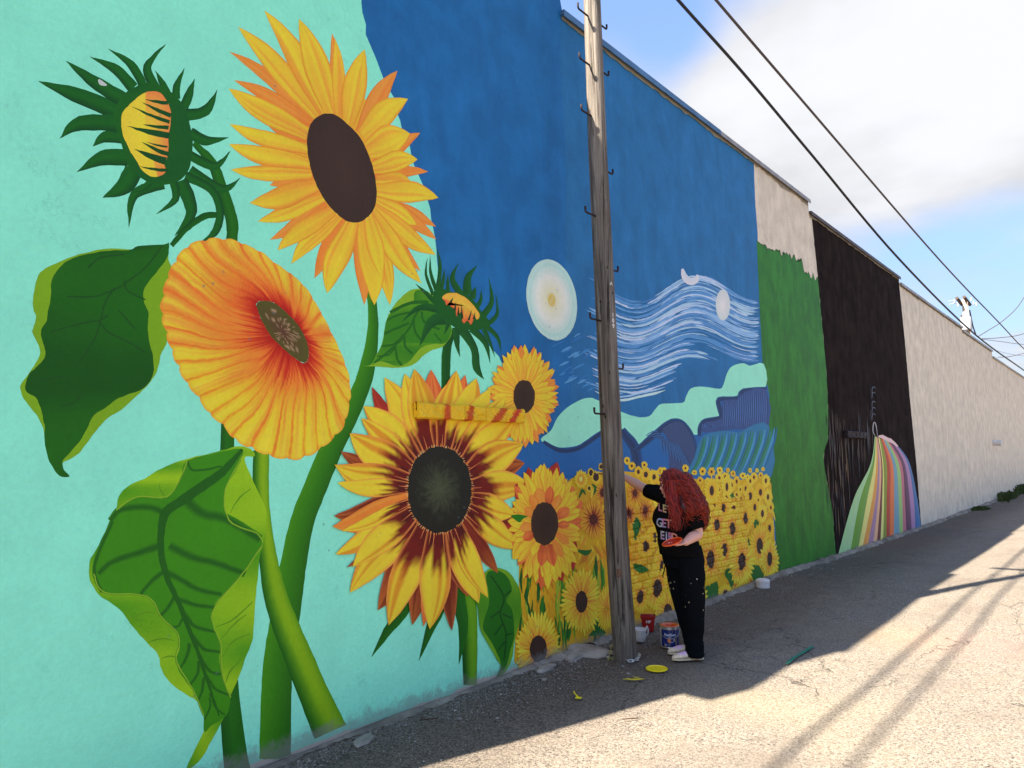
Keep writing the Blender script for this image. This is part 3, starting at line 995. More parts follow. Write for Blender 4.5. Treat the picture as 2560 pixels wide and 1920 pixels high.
for pts, w in [([(160, 1270), (330, 1130), (460, 1000), (560, 860), (620, 730), (700, 640)], 6), ([(270, 950), (400, 890), (540, 830)], 7), ([(300, 800), (420, 740), (560, 710)], 5), ([(240, 1090), (380, 1060), (480, 960)], 6), ([(190, 1200), (310, 1180), (380, 1110)], 4),
               ([(590, 780), (610, 930), (690, 1030)], 6), ([(490, 980), (500, 1090), (580, 1170)], 6), ([(390, 1090), (410, 1220), (460, 1300)], 6), ([(680, 700), (690, 780), (740, 840), (880, 900)], 6), ([(700, 640), (790, 620)], 4), ([(820, 940), (900, 1040)], 4), ([(330, 710), (480, 640), (600, 600), (760, 600)], 8)]:
    P.ribbon(cK(pts), w, [C(34, 98, 16)], n=4)
P.build(label='small painted leaf beside the small bud')

# ---- tall yellow sunflower
P = Paint('painted_sunflower')
back = [((600, 610), (150, 268), 62, 'o', -.05), ((580, 640), (175, 415), 60, 'o', -.04), ((900, 860), (1142, 688), 70, 'o', .06), ((905, 910), (1183, 890), 60, 'o', .05), ((650, 1050), (362, 1243), 55, 'o', .05), ((740, 1120), (592, 1442), 62, 'o', 0),
        ((820, 1150), (852, 1582), 62, 'o', .02), ((870, 1120), (985, 1582), 85, 'y', .05), ((900, 1080), (1142, 1405), 60, 'o', -.04), ((905, 1040), (1222, 1175), 60, 'o', .05), ((830, 690), (1022, 366), 90, 'o', .06), ((705, 600), (684, 172), 60, 'o', -.04), ((640, 600), (480, 180), 70, 'o', 0), ((905, 1000), (1225, 1240), 60, 'o', 0), ((560, 720), (330, 620), 70, 'o', 0), ((590, 900), (360, 960), 70, 'o', 0)]
front = [((610, 600), (195, 138), 92, 'y', -.03), ((650, 590), (333, 55), 95, 'y', -.05), ((685, 592), (513, 98), 105, 'y', -.02), ((720, 600), (700, 200), 50, 'y', -.03), ((765, 640), (852, 255), 115, 'y', .03), ((840, 700), (1077, 512), 105, 'y', .10), ((870, 780), (1087, 690), 125, 'y', .05), ((895, 870), (1127, 825), 95, 'y', .08),
         ((912, 940), (1107, 962), 95, 'y', .06), ((912, 985), (1235, 1025), 85, 'y', .06), ((905, 1040), (1122, 1165), 95, 'y', .0), ((895, 1075), (1222, 1322), 80, 'y', -.04), ((885, 1095), (1147, 1468), 85, 'y', -.05), ((850, 1140), (903, 1583), 100, 'y', .05), ((870, 1120), (940, 1440), 80, 'y', .02), ((790, 1150), (658, 1522), 105, 'y', -.06), ((720, 1115), (473, 1367), 85, 'y', -.06), ((690, 1090), (400, 1298), 95, 'y', -.05),
         ((640, 1020), (300, 1147), 75, 'y', .04), ((612, 960), (258, 1052), 105, 'y', .06), ((580, 900), (158, 880), 72, 'y', .03), ((566, 850), (148, 747), 90, 'y', .05), ((560, 780), (153, 642), 80, 'y', .05), ((562, 700), (148, 458), 95, 'y', .03)]
uf = cr(cB([(560, 420), (680, 420), (800, 470), (930, 590), (1000, 740), (1020, 900), (1030, 1040), (1000, 1180), (900, 1310), (780, 1300), (650, 1230), (520, 1110), (440, 960), (420, 800), (430, 640), (480, 500)]), 4, True)
P.rings(cB([(735, 870)])[0], uf, lambda t, a: mx(C(214, 120, 34), C(246, 180, 44), t * 1.2), 3)
for lst in (back, front):
    for b_, t_, w_, s_, be in lst:
        bb, tt = cB([b_])[0], cB([t_])[0]
        P.petal(bb, tt, w_ / 2.0734, ST[s_], be)
fl = P.build(label='tallest yellow sunflower with a tilted brown heart')
dpts = cr(cB([(640, 590), (700, 595), (760, 640), (820, 700), (860, 770), (890, 850), (912, 950), (912, 1050), (880, 1112), (820, 1153), (760, 1145), (700, 1100), (640, 1030), (600, 950), (570, 860), (555, 760), (560, 680), (585, 625)]), 6, True)
disc('seed_disc', fl, cB([(735, 870)])[0], 0, 0, pts=dpts, nr=5, cols=lambda t, a: mx(C(66, 46, 34), C(60, 42, 30), t))

# ---- small bud
P = Paint('painted_bud')
for w, pts in [(45, [(860, 450), (885, 200), (850, -5)]), (38, [(840, 460), (780, 270), (775, 85)]), (34, [(810, 520), (730, 290), (745, 105)]), (50, [(830, 600), (730, 500), (612, 393)]), (34, [(900, 450), (925, 330), (932, 230)]), (40, [(970, 470), (970, 380), (970, 290)]),
               (66, [(1120, 520), (1020, 340), (1087, 170)]), (85, [(1190, 520), (1190, 330), (1298, 190)]), (60, [(1240, 560), (1262, 490), (1275, 430)]), (45, [(1290, 660), (1335, 570), (1340, 463)]), (62, [(1350, 760), (1455, 590), (1422, 325)]), (48, [(1400, 850), (1515, 730), (1500, 503)]),
               (48, [(1400, 870), (1520, 990), (1560, 1150)]), (45, [(1370, 900), (1430, 1030), (1492, 1208)]), (70, [(1230, 890), (1385, 1050), (1438, 1277)]), (95, [(1120, 890), (1260, 1110), (1290, 1330), (1370, 1450)]), (70, [(1060, 880), (1070, 1050), (1103, 1207)]),
               (45, [(990, 790), (960, 880), (930, 962)]), (125, [(940, 770), (780, 830), (658, 1086)]), (75, [(880, 680), (650, 660), (458, 822)])]:
    m_ = len(pts)
    P.ribbon(cK(pts), [w / 4.424 * (1.2 if i == 0 else (.85 if i < m_ - 1 else .03)) for i in range(m_)], [C(26, 92, 24), C(20, 74, 24)])
P.fill(cr(cK([(850, 430), (960, 465), (1040, 490), (1150, 500), (1230, 550), (1300, 640), (1355, 720), (1420, 800), (1430, 880), (1330, 905), (1200, 905), (1080, 892), (980, 830), (900, 760), (830, 650), (800, 560)]), 4, True), C(24, 88, 22))
P.rings(cK([(1160, 640)])[0], cr(cK([(905, 545), (960, 505), (1030, 495), (1110, 515), (1200, 575), (1260, 640), (1310, 710), (1322, 760), (1290, 792), (1272, 760), (1252, 800), (1225, 852), (1205, 815), (1180, 805), (1150, 832), (1128, 800), (1140, 745), (1110, 710), (1080, 750), (1060, 735), (1055, 680), (1030, 665), (1000, 645), (990, 600), (955, 635), (938, 590)]), 2, True),
        lambda t, a: mx(C(252, 190, 60), C(222, 92, 48), t if a > .36 else t * .3), 4)
for a, b in [((1000, 600), (1030, 545)), ((1045, 690), (1062, 590)), ((1085, 745), (1090, 640)), ((1130, 780), (1118, 610)), ((1200, 800), (1235, 680)), ((1255, 790), (1270, 710))]:
    a_, b_ = cK([a])[0], cK([b])[0]
    P.ribbon([a_, b_], [6, .4], [C(30, 60, 22)], sm=False)
P.build(label='small bud with orange petals showing')


def ring_flower(name, c, rx, ry, ox, oy, n_, rows, seed, label=None, wd=1.6, lean=(0, 0)):
    """rows: list of (count, length factor, style, width factor) drawn back to front"""
    rr = random.Random(seed)
    P = Paint(name)
    # solid heart under the petals so no gaps show
    pts = [(c[0] + lean[0] * .5 + ox * .62 * math.cos(a), c[1] + lean[1] * .5 + oy * .62 * math.sin(a)) for a in [2 * math.pi * i / 36 for i in range(36)]]
    P.rings(c, pts, lambda t, a: mx(C(206, 110, 30), C(240, 170, 40), t), 2)
    for cnt, lf_, sty, wf in rows:
        ph = rr.uniform(0, 6.28)
        order = list(range(cnt))
        rr.shuffle(order)
        for i in order:
            a = ph + 2 * math.pi * (i + rr.uniform(-.25, .25)) / cnt
            L = lf_ * rr.uniform(.9, 1.06)
            tip = (c[0] + lean[0] + ox * L * math.cos(a), c[1] + lean[1] + oy * L * math.sin(a))
            b_ = (c[0] + rx * .93 * math.cos(a), c[1] + ry * .93 * math.sin(a))
            st = sty if isinstance(sty, str) else rr.choice(sty)
            per = math.pi * (ox + oy) / cnt * wd * wf
            P.petal(b_, tip, per * rr.uniform(.85, 1.15), ST[st], rr.uniform(-.06, .06), seed=rr.random(), nr=8, nc=6, blunt=.3)
    ob = P.build(label=label)
    return ob



# ---- plain waves of pale strokes across the blue
P = Paint('painted_waves')
rw = random.Random(3)
x0, x1 = cF([(490, 0)])[0][0], cF([(1545, 0)])[0][0]
for k in range(330):
    lane = rw.uniform(0, 1)
    yb = 300 + 590 * lane
    xs = rw.uniform(500, 1480)
    ln = rw.uniform(160, 520)
    pts = []
    for i in range(12):
        x = xs + ln * i / 11
        if x > 1540 or x < 480:
            break
        y = yb - 18 + (78 - 34 * lane) * math.sin(x * .0088 + .75 + lane * .35)
        pts.append((x, y))
    if len(pts) < 4 or (pts[-1][0] > 1090 and lane > .80) or (pts[-1][0] > 1300 and lane > .66):
        continue
    pts = cF(pts)
    m_ = len(pts)
    w_ = rw.uniform(1.8, 6.0)
    c_ = rw.choice([C(112, 160, 202), C(86, 138, 186), C(150, 186, 216), C(196, 208, 222), C(70, 122, 172), C(92, 146, 192), C(176, 204, 214)])
    P.ribbon(pts, [.4] + [w_ * rw.uniform(.6, 1.2) for _ in range(m_ - 2)] + [.4], [c_, mx(c_, C(60, 116, 170), .35)], n=3)
for yb, c_, w_ in ((900, C(190, 214, 206), 6), (880, C(160, 190, 214), 4)):
    pts = [(x, yb + 46 * math.sin(x * .0085 + 1.0 + (yb - 300) / 1180) + 8 * math.sin(x * .021)) for x in (range(520, 1240, 60) if yb < 500 else range(560, 1040, 60))]
    P.ribbon(cF(pts), [.5] + [w_] * (len(pts) - 2) + [.5], [c_], n=3)
for k in range(26):
    x, y = rw.uniform(290, 520), rw.uniform(560, 900)
    l = rw.uniform(30, 90)
    P.ribbon(cF([(x, y), (x + l * .5, y - l * .28), (x + l, y - l * .5)]), [1, rw.uniform(4, 8), 1], [rw.choice([C(62, 128, 182), C(82, 146, 192), C(48, 112, 170)])], n=3)
P.build(label='bands of pale wavy brush strokes on the blue')

# ---- pale moon: a plain soft disc
P = Paint('painted_moon')
mc = cF([(305, 355)])[0]
mp = []
for i in range(60):
    a = 2 * math.pi * i / 60
    x, y = 147 * math.cos(a), 243 * math.sin(a)
    ti = -.17
    mp.append((mc[0] + (x * math.cos(ti) - y * math.sin(ti)) / 2.37, mc[1] + (x * math.sin(ti) + y * math.cos(ti)) / 2.37))


def moon_col(t, a):
    w_ = .5 + .5 * math.sin(t * 42 + 1.3 * math.sin(a * 12.6))
    c = mx(C(214, 178, 40), C(230, 220, 176), (t - .11) * 9)
    c = mx(c, C(232, 226, 208), (t - .25) * 3)
    c = mx(c, C(176, 212, 196), (t - .55) * 3.2)
    return mx(c, C(214, 226, 214), .35 * w_)


P.rings(mc, mp, moon_col, 22)
P.build(label='large pale painted moon with a yellow middle')
P = Paint('painted_moon')
mc2 = cF([(1320, 385)])[0]
P.rings(mc2, [(mc2[0] + 18 * math.cos(a), mc2[1] + 39 * math.sin(a)) for a in [2 * math.pi * i / 30 for i in range(30)]], lambda t, a: mx(C(222, 214, 206), C(200, 204, 196), t), 4)
P.build(label='small white painted oval high in the blue field')
P = Paint('painted_cloud')
P.ribbon(cF([(1080, 170), (1092, 215), (1125, 245), (1160, 235), (1168, 205)]), [6, 15, 18, 16, 4], [C(214, 208, 206), C(196, 200, 206)])
P.build(label='small white painted stroke above the waves')

# ---- hills
P = Paint('painted_hills')
# blue hills in front of a mint band
P.fill(cr(cF([(60, 1300), (160, 1190), (255, 1190), (350, 1150), (520, 1120), (700, 1080), (900, 1030), (1180, 1050), (1280, 900), (1460, 850), (1583, 860), (1592, 1100), (1608, 1400), (1300, 1420), (700, 1420), (400, 1400), (60, 1420)]), 3, True), C(36, 96, 152))
mint = [(240, 1180), (300, 1130), (340, 1050), (400, 990), (480, 945), (540, 935), (580, 950), (700, 1010), (800, 1045), (880, 1045), (920, 1000), (960, 970), (1080, 965), (1100, 930), (1130, 880), (1200, 868), (1300, 882), (1325, 850), (1340, 800), (1370, 750), (1440, 730), (1480, 745), (1562, 733), (1573, 868), (1440, 880), (1400, 925), (1290, 930), (1288, 980), (1300, 1040), (1210, 1060), (1180, 1100), (1178, 1150), (1130, 1150), (1110, 1120), (1080, 1080), (1040, 1062), (990, 1080), (900, 1150), (860, 1190), (800, 1235), (770, 1180), (720, 1120), (600, 1130), (520, 1180), (450, 1220), (350, 1230), (280, 1212)]
P.fill(cr(cF(mint), 3, True), C(150, 224, 188))
# dusky hill edges
for pts, w_ in (([(255, 1195), (350, 1245), (450, 1238), (530, 1192), (600, 1142), (640, 1130)], 12), ([(720, 1125), (770, 1190), (800, 1240), (815, 1330), (820, 1400)], 26), ([(800, 1248), (900, 1165), (990, 1092), (1040, 1075), (1085, 1095), (1130, 1160), (1150, 1250), (1130, 1330), (1100, 1400)], 16),
                ([(1180, 1160), (1185, 1110), (1215, 1072), (1305, 1052), (1300, 1000), (1298, 945), (1405, 938), (1445, 893), (1580, 880)], 12)):
    P.ribbon(cF(pts), [w_ * .7] + [w_] * (len(pts) - 2) + [w_ * .7], [C(40, 66, 104), C(38, 52, 84), C(34, 78, 126)], n=4)
P.fill(cr(cF([(1040, 1075), (1095, 1100), (1140, 1180), (1155, 1260), (1120, 1380), (1010, 1390), (1000, 1300), (990, 1180), (960, 1120)]), 3, True), C(58, 74, 110))
for k in range(22):
    x = 880 + k * 9
    P.ribbon(cF([(x - 20, 1160 + k * 2), (x + 40, 1130 + k * 8), (x + 70, 1180 + k * 9), (x + 75, 1260 + k * 5)]), [1, 3.2, 3, 1], [C(46, 60, 96) if k % 2 else C(58, 104, 150)], n=3)
P.fill(cr(cF([(1190, 1135), (1215, 1080), (1310, 1060), (1318, 950), (1410, 945), (1450, 900), (1578, 885), (1590, 1110), (1400, 1120), (1250, 1140)]), 2, True), C(56, 78, 124))
for k in range(62):
    x = 1196 + k * 6.3
    top = 1085 if x < 1310 else (955 if x < 1410 else 895)
    P.ribbon(cF([(x, top + rw.uniform(0, 26)), (x + 3, (top + 1120) / 2), (x - 2, 1105 + rw.uniform(-10, 10))]), [.6, 2.0, .8], [C(44, 62, 104) if k % 2 else C(74, 110, 160)], n=3)
P.fill(cr(cF([(1120, 1385), (1150, 1290), (1180, 1190), (1225, 1150), (1330, 1130), (1420, 1140), (1480, 1105), (1592, 1102), (1605, 1400), (1300, 1400)]), 3, True), C(50, 116, 150))
for k in range(32):
    x = 1150 + k * 14
    yt = 1160 - k * 1.6 + rw.uniform(-6, 6)
    P.ribbon(cF([(x + 55, yt + 5), (x + 42, yt + 80), (x + 10, yt + 170), (x - 30, 1385)]), [2, 5.5, 5, 2], [[C(46, 112, 84), C(52, 128, 96), C(72, 142, 178), C(40, 104, 140)][k % 4]], n=4)
P.build(label='painted hills, mint band above blue and teal slopes')

STEP = 0.000003
# ---- sunflower field
P = Paint('painted_field')
P.fill(cr([(1297, 1462), (1300, 1300), (1330, 1240), (1400, 1215), (1440, 1190), (1500, 1180), (1560, 1178), (1640, 1190), (1750, 1198), (1850, 1200), (1920, 1196), (1930, 1260), (1938, 1380), (1945, 1480), (1880, 1530), (1700, 1600), (1500, 1660), (1300, 1720)], 3, True), lambda x, y: mx(C(208, 152, 26), C(214, 166, 22), .5 + .5 * math.sin(x * .07 + y * .05)))
rf = random.Random(11)
P2 = P
for k in range(700):
    x, y = rf.uniform(1300, 1930), rf.uniform(1210, 1560)
    l = rf.uniform(14, 40)
    a = rf.uniform(-.7, .7)
    P2.ribbon([(x, y), (x + l * math.sin(a) * .5, y + l * .5), (x + l * math.sin(a), y + l)], [1, rf.uniform(3, 9), 1], [rf.choice([C(238, 182, 40), C(224, 150, 34), C(196, 120, 26), C(232, 190, 50), C(206, 140, 20)])], n=2)
# green between the flowers
for k in range(95):
    x = rf.choice([rf.uniform(1302, 1400), rf.uniform(1395, 1440), rf.uniform(1480, 1512)])
    y = rf.uniform(1395, 1560) if x < 1440 else rf.uniform(1380, 1590)
    l = rf.uniform(30, 80)
    P2.ribbon([(x, y), (x + rf.uniform(-4, 4), y + l * .5), (x + rf.uniform(-5, 5), y + l)], [1, rf.uniform(4, 10), 1], [rf.choice([C(44, 112, 26), C(70, 136, 30), C(110, 150, 30), C(28, 88, 28), C(160, 170, 40)])], n=2)
for pts, w_ in (([(470, 480), (480, 540), (470, 640)], 20), ([(455, 790), (500, 820), (560, 830)], 22), ([(225, 1080), (235, 1180), (215, 1260)], 22), ([(180, 1250), (240, 1220), (290, 1230)], 18), ([(1060, 380), (1100, 350), (1160, 360)], 9), ([(1230, 500), (1250, 530), (1240, 560)], 13), ([(1200, 630), (1205, 700), (1215, 760)], 11),
                ([(930, 950), (950, 1000), (940, 1040)], 26), ([(1040, 830), (1075, 850), (1100, 930)], 24), ([(1210, 800), (1250, 850), (1250, 930)], 28), ([(160, 350), (140, 320), (120, 370)], 8), ([(200, 280), (225, 310), (210, 350)], 8), ([(100, 700), (160, 720), (200, 700)], 14)):
    P2.ribbon(cG(pts), [2, w_, 2], [C(38, 104, 28), C(30, 92, 30)], n=4)
P2.fill(cG([(925, 935), (1000, 900), (1020, 980), (990, 1015), (925, 1035)]), C(44, 100, 32))
P2.fill(cG([(1060, 860), (1085, 820), (1100, 960), (1240, 900), (1215, 790), (1260, 790), (1300, 860), (1340, 890), (1230, 935), (1100, 985), (1085, 940)]), C(44, 100, 32))
P.build(label='yellow and green ground colour of the painted flower field')


def petal_ring(P, c, rx, ry, ox, oy, seed, pal):
    """a whole flower head in one radial sheet with pointed petal ends"""
    rr = random.Random(seed)
    npet = max(11, int(10 + (ox + oy) * .22))
    sub = 4
    n_ = npet * sub
    tipr = [rr.uniform(.9, 1.1) for _ in range(npet)]
    br = [rr.uniform(-1, 1) for _ in range(n_)]
    outl, inn = [], []
    ph = rr.uniform(0, 6)
    for i in range(n_):
        a = 2 * math.pi * i / n_ + ph
        u = (i % sub) / sub
        k = tipr[i // sub] * (1.0 if u == .5 else (.93 if u in (.25, .75) else .80))
        outl.append((c[0] + ox * k * math.cos(a), c[1] + oy * k * math.sin(a)))
        inn.append((c[0] + rx * .8 * math.cos(a), c[1] + ry * .8 * math.sin(a)))

    def col(t, a):
        i = int(round(a * n_)) % n_
        u = (i % sub) / sub
        base = mx(pal[1], pal[2], t * 1.3 + .25 * br[i])
        base = mx(base, pal[0], max(0, .75 - t * 2.6))
        if u == 0:
            base = mx(base, pal[3], .55)
        if u == .5:
            base = mx(base, pal[2], .4)
        return mx(base, pal[3], .25 if t > .95 else 0)
    P.rings(c, outl, col, 6, inner=inn)


PALS = [(C(214, 120, 34), C(238, 172, 34), C(250, 200, 44), C(206, 132, 26)), (C(206, 108, 30), C(232, 164, 30), C(246, 192, 40), C(196, 122, 24)), (C(220, 130, 40), C(244, 184, 44), C(252, 208, 56), C(214, 142, 30))]
RPAL = (C(120, 30, 16), C(180, 74, 26), C(226, 160, 36), C(150, 66, 22))
RING = (C(200, 70, 26), C(244, 190, 50), C(246, 206, 70), C(206, 150, 40))
flowers = []  # (px, py, rx, ry, ox, oy, palette, has disc)
for x, y, rx, ry in [(270, 90, 12, 17), (380, 95, 12, 18), (480, 78, 10, 14), (170, 105, 8, 8), (240, 200, 10, 16), (475, 168, 14, 20), (548, 155, 16, 20), (643, 118, 8, 12), (762, 143, 10, 12), (382, 325, 26, 60), (472, 312, 9, 18), (567, 280, 16, 50), (622, 262, 15, 32), (686, 213, 12, 24), (730, 310, 8, 18), (686, 372, 10, 16),
                     (797, 305, 14, 36), (852, 208, 12, 24), (897, 163, 13, 22), (980, 140, 8, 12), (1043, 203, 14, 30), (852, 390, 22, 48), (977, 345, 19, 42), (1068, 403, 14, 36), (950, 440, 8, 18), (515, 533, 23, 52), (642, 532, 22, 24), (410, 500, 12, 20), (907, 528, 17, 42), (1000, 605, 18, 45), (1103, 532, 10, 24),
                     (785, 660, 29, 68), (435, 742, 33, 70), (625, 787, 34, 80), (1088, 785, 18, 46), (315, 738, 9, 18), (275, 550, 26, 50), (967, 998, 38, 98), (1088, 1157, 31, 87), (527, 1045, 34, 80), (358, 1163, 48, 110), (740, 1188, 43, 110), (548, 1575, 30, 42), (245, 375, 6, 10), (820, 165, 8, 12), (850, 80, 5, 8), (580, 75, 5, 8), (935, 78, 4, 6), (1008, 62, 4, 6), (62, 60, 4, 6), (330, 210, 8, 14), (560, 400, 9, 18), (730, 420, 8, 16), (640, 640, 10, 20), (880, 640, 10, 22), (90, 560, 20, 40)]:
    c_ = cN([(x, y)])[0]
    rx, ry = rx / 4.88, ry / 4.88
    k = 3.5 if ry > 10 else 3.0
    flowers.append((c_[0], c_[1], rx, ry, rx * k + 2.2, ry * (2.65 if ry > 10 else 2.4) + 3, PALS[len(flowers) % 3], True))
for x, y, rx, ry, pal in [(425, 132, 6, 8, 0), (455, 165, 7, 9, 1), (497, 203, 9, 14, 1), (545, 220, 13, 18, 1), (597, 237, 11, 20, 0), (535, 160, 6, 8, 0), (660, 200, 7, 10, 0), (797, 180, 6, 8, 0), (475, 340, 14, 22, 3), (537, 450, 14, 24, 3), (432, 470, 14, 24, 3), (620, 330, 12, 20, 1), (640, 200, 7, 9, 1), (600, 620, 16, 30, 1),
                          (540, 678, 19, 35, 1), (613, 945, 29, 57, 0), (505, 1000, 21, 42, 1), (660, 640, 20, 40, 0), (700, 860, 24, 48, 1), (860, 420, 14, 26, 0), (900, 440, 16, 36, 2), (1010, 560, 14, 28, 2)]:
    c_ = cG([(x, y)])[0]
    rx, ry = rx / 2.5517, ry / 2.5517
    flowers.append((c_[0], c_[1], rx, ry, rx * (3.1 if pal == 3 else 2.7) + 2, ry * (3.0 if pal == 3 else 2.3) + 3, RPAL if pal == 3 else PALS[pal], True))
for x, y, rx, ry, ox, oy, pal in [(930, 150, 24, 36, 42, 58, PALS[0]), (990, 205, 34, 48, 60, 84, PALS[0]), (910, 335, 18, 26, 32, 44, PALS[2]), (1065, 385, 26, 50, 80, 120, RPAL), (1050, 78, 20, 26, 34, 44, PALS[1]), (960, 705, 46, 62, 165, 240, RPAL), (1100, 620, 30, 40, 70, 110, PALS[1])]:
    c_ = cL([(x, y)])[0]
    s_ = 4.7406
    flowers.append((c_[0], c_[1], rx / s_, ry / s_, ox / s_, oy / s_, pal, True))
for x, y, s_ in [(1640, 1216, .5), (1662, 1222, .6), (1690, 1216, .6), (1712, 1224, .6), (1650, 1262, .9), (1688, 1258, 1.0), (1722, 1266, .9), (1700, 1312, 1.2), (1650, 1330, 1.2), (1738, 1330, 1.1), (1690, 1375, 1.4), (1655, 1420, 1.5), (1705, 1450, 1.6), (1738, 1505, 1.5), (1668, 1530, 1.7), (1700, 1580, 1.2)]:
    flowers.append((x, y, 6 * s_, 12.5 * s_, 19 * s_ + 2, 34 * s_ + 3, PALS[len(flowers) % 3], True))
flowers.append((*cM([(1520, 450)])[0], 5, 8, 26, 62, PALS[1], False))
flowers.append((*cM([(1172, 355)])[0], 15, 27, 52, 82, PALS[2], True))
flowers.append((*cM([(575, 1010)])[0], 21.5, 34.5, 57, 92, PALS[2], True))
flowers.sort(key=lambda f: f[1] + .6 * f[5])
for i, (x, y, rx, ry, ox, oy, pal, hd) in enumerate(flowers):
    P = Paint('painted_sunflower')
    petal_ring(P, (x, y), rx, ry, ox, oy, i, pal)
    if ox > 24 and pal is not RPAL:
        # loose petals over the sheet
        rr = random.Random(i)
        for k in range(int(10 + ox * .3)):
            a = rr.uniform(0, 6.283)
            L = rr.uniform(.8, 1.02)
            P.petal((x + rx * math.cos(a), y + ry * math.sin(a)), (x + ox * L * math.cos(a), y + oy * L * math.sin(a)), ox * .24, ST['y'], rr.uniform(-.05, .05), seed=rr.random(), nr=6, nc=5, blunt=.3)
        for k in range(16):
            a = 2 * math.pi * k / 16 + rr.uniform(-.1, .1)
            P.ribbon([(x + rx * .95 * math.cos(a), y + ry * .95 * math.sin(a)), (x + (rx + (ox - rx) * rr.uniform(.25, .5)) * math.cos(a), y + (ry + (oy - ry) * rr.uniform(.25, .5)) * math.sin(a))], [max(1.2, rx * .25), .6], [C(222, 122, 36)], sm=False)
    if pal is RPAL:
        rr = random.Random(i)
        for k in range(16):
            a = 2 * math.pi * k / 16 + rr.uniform(-.15, .15)
            P.ribbon([(x + rx * .6 * math.cos(a), y + ry * .6 * math.sin(a)), (x + ox * .45 * math.cos(a + .06), y + oy * .45 * math.sin(a + .06)), (x + ox * .85 * math.cos(a), y + oy * .85 * math.sin(a))], [rx * .4, rx * .22, .4], [C(122, 34, 16)], n=2)
    ob = P.build()
    if hd:
        LAY[0] += STEP
        dark = (C(92, 30, 16) if ry < 5 or pal is RPAL else C(66, 44, 32))
        disc('seed_disc', ob, (x, y), rx, ry, n=18 if ry < 8 else 30, nr=2, cols=lambda t, a, d=dark: mx(d, mx(d, C(50, 30, 20), .5), t))
# the little ring shaped flower
x, y = cL([(808, 228)])[0]
P = Paint('painted_sunflower')
petal_ring(P, (x, y), 5, 8, 17, 24, 77, (C(170, 60, 22), C(206, 100, 26), C(248, 204, 50), C(214, 140, 36)))
ob = P.build()
disc('seed_disc', ob, (x, y), 5, 8, n=20, nr=2, cols=lambda t, a: mx(C(250, 224, 120), C(240, 190, 60), t))

STEP = 0.000004
# ---- leaf right of the red sunflower
P = Paint('painted_leaf')
P.fill(cr(cE([(795, 1290), (870, 1190), (960, 1192), (1010, 1250), (1037, 1320), (1033, 1450), (1005, 1560), (990, 1660), (950, 1730), (912, 1748), (935, 1690), (910, 1650), (868, 1575), (828, 1500), (815, 1400)]), 4, True), lambda x, y: mx(C(112, 160, 26), C(70, 132, 18), .5 + .5 * math.sin(y * .03)))
P.fill(cr(cE([(868, 1200), (930, 1198), (975, 1240), (990, 1300), (962, 1350), (992, 1400), (1002, 1470), (1002, 1540), (985, 1600), (965, 1680), (935, 1730), (912, 1748), (935, 1690), (920, 1640), (882, 1560), (842, 1500), (850, 1440), (872, 1370), (870, 1300), (858, 1250)]), 4, True), C(32, 102, 14))
for pts in ([(880, 1220), (950, 1330), (930, 1420), (960, 1520), (950, 1660)], [(950, 1330), (985, 1300)], [(938, 1400), (880, 1440)], [(945, 1470), (900, 1530)], [(955, 1560), (920, 1610)], [(940, 1420), (990, 1440)], [(958, 1530), (995, 1520)]):
    P.ribbon(cE(pts), 3.5, [C(16, 66, 14)], n=4)
P.build(label='painted leaf right of the red and yellow sunflower')

# ---- upper right sunflower
f4 = ring_flower('painted_sunflower', cE([(1048, 292)])[0], 27, 42, 88, 126, 0, [(34, 1.0, ['o', 'o', 'y', 'u'], .62), (44, .97, ['y', 'y', 'y', 'y', 'o'], .55), (32, .86, 'y', .42)], 4, 'yellow sunflower beside the pale moon')
disc('seed_disc', f4, cE([(1055, 294)])[0], 27, 42)

# ---- red and yellow sunflower
P = Paint('painted_sunflower')
c3 = (615, 775)
r3x, r3y = 168, 222


def base3(tip, k=.93):
    a = math.atan2((tip[1] - c3[1]) / r3y, (tip[0] - c3[0]) / r3x)
    return (c3[0] + r3x * k * math.cos(a), c3[1] + r3y * k * math.sin(a))


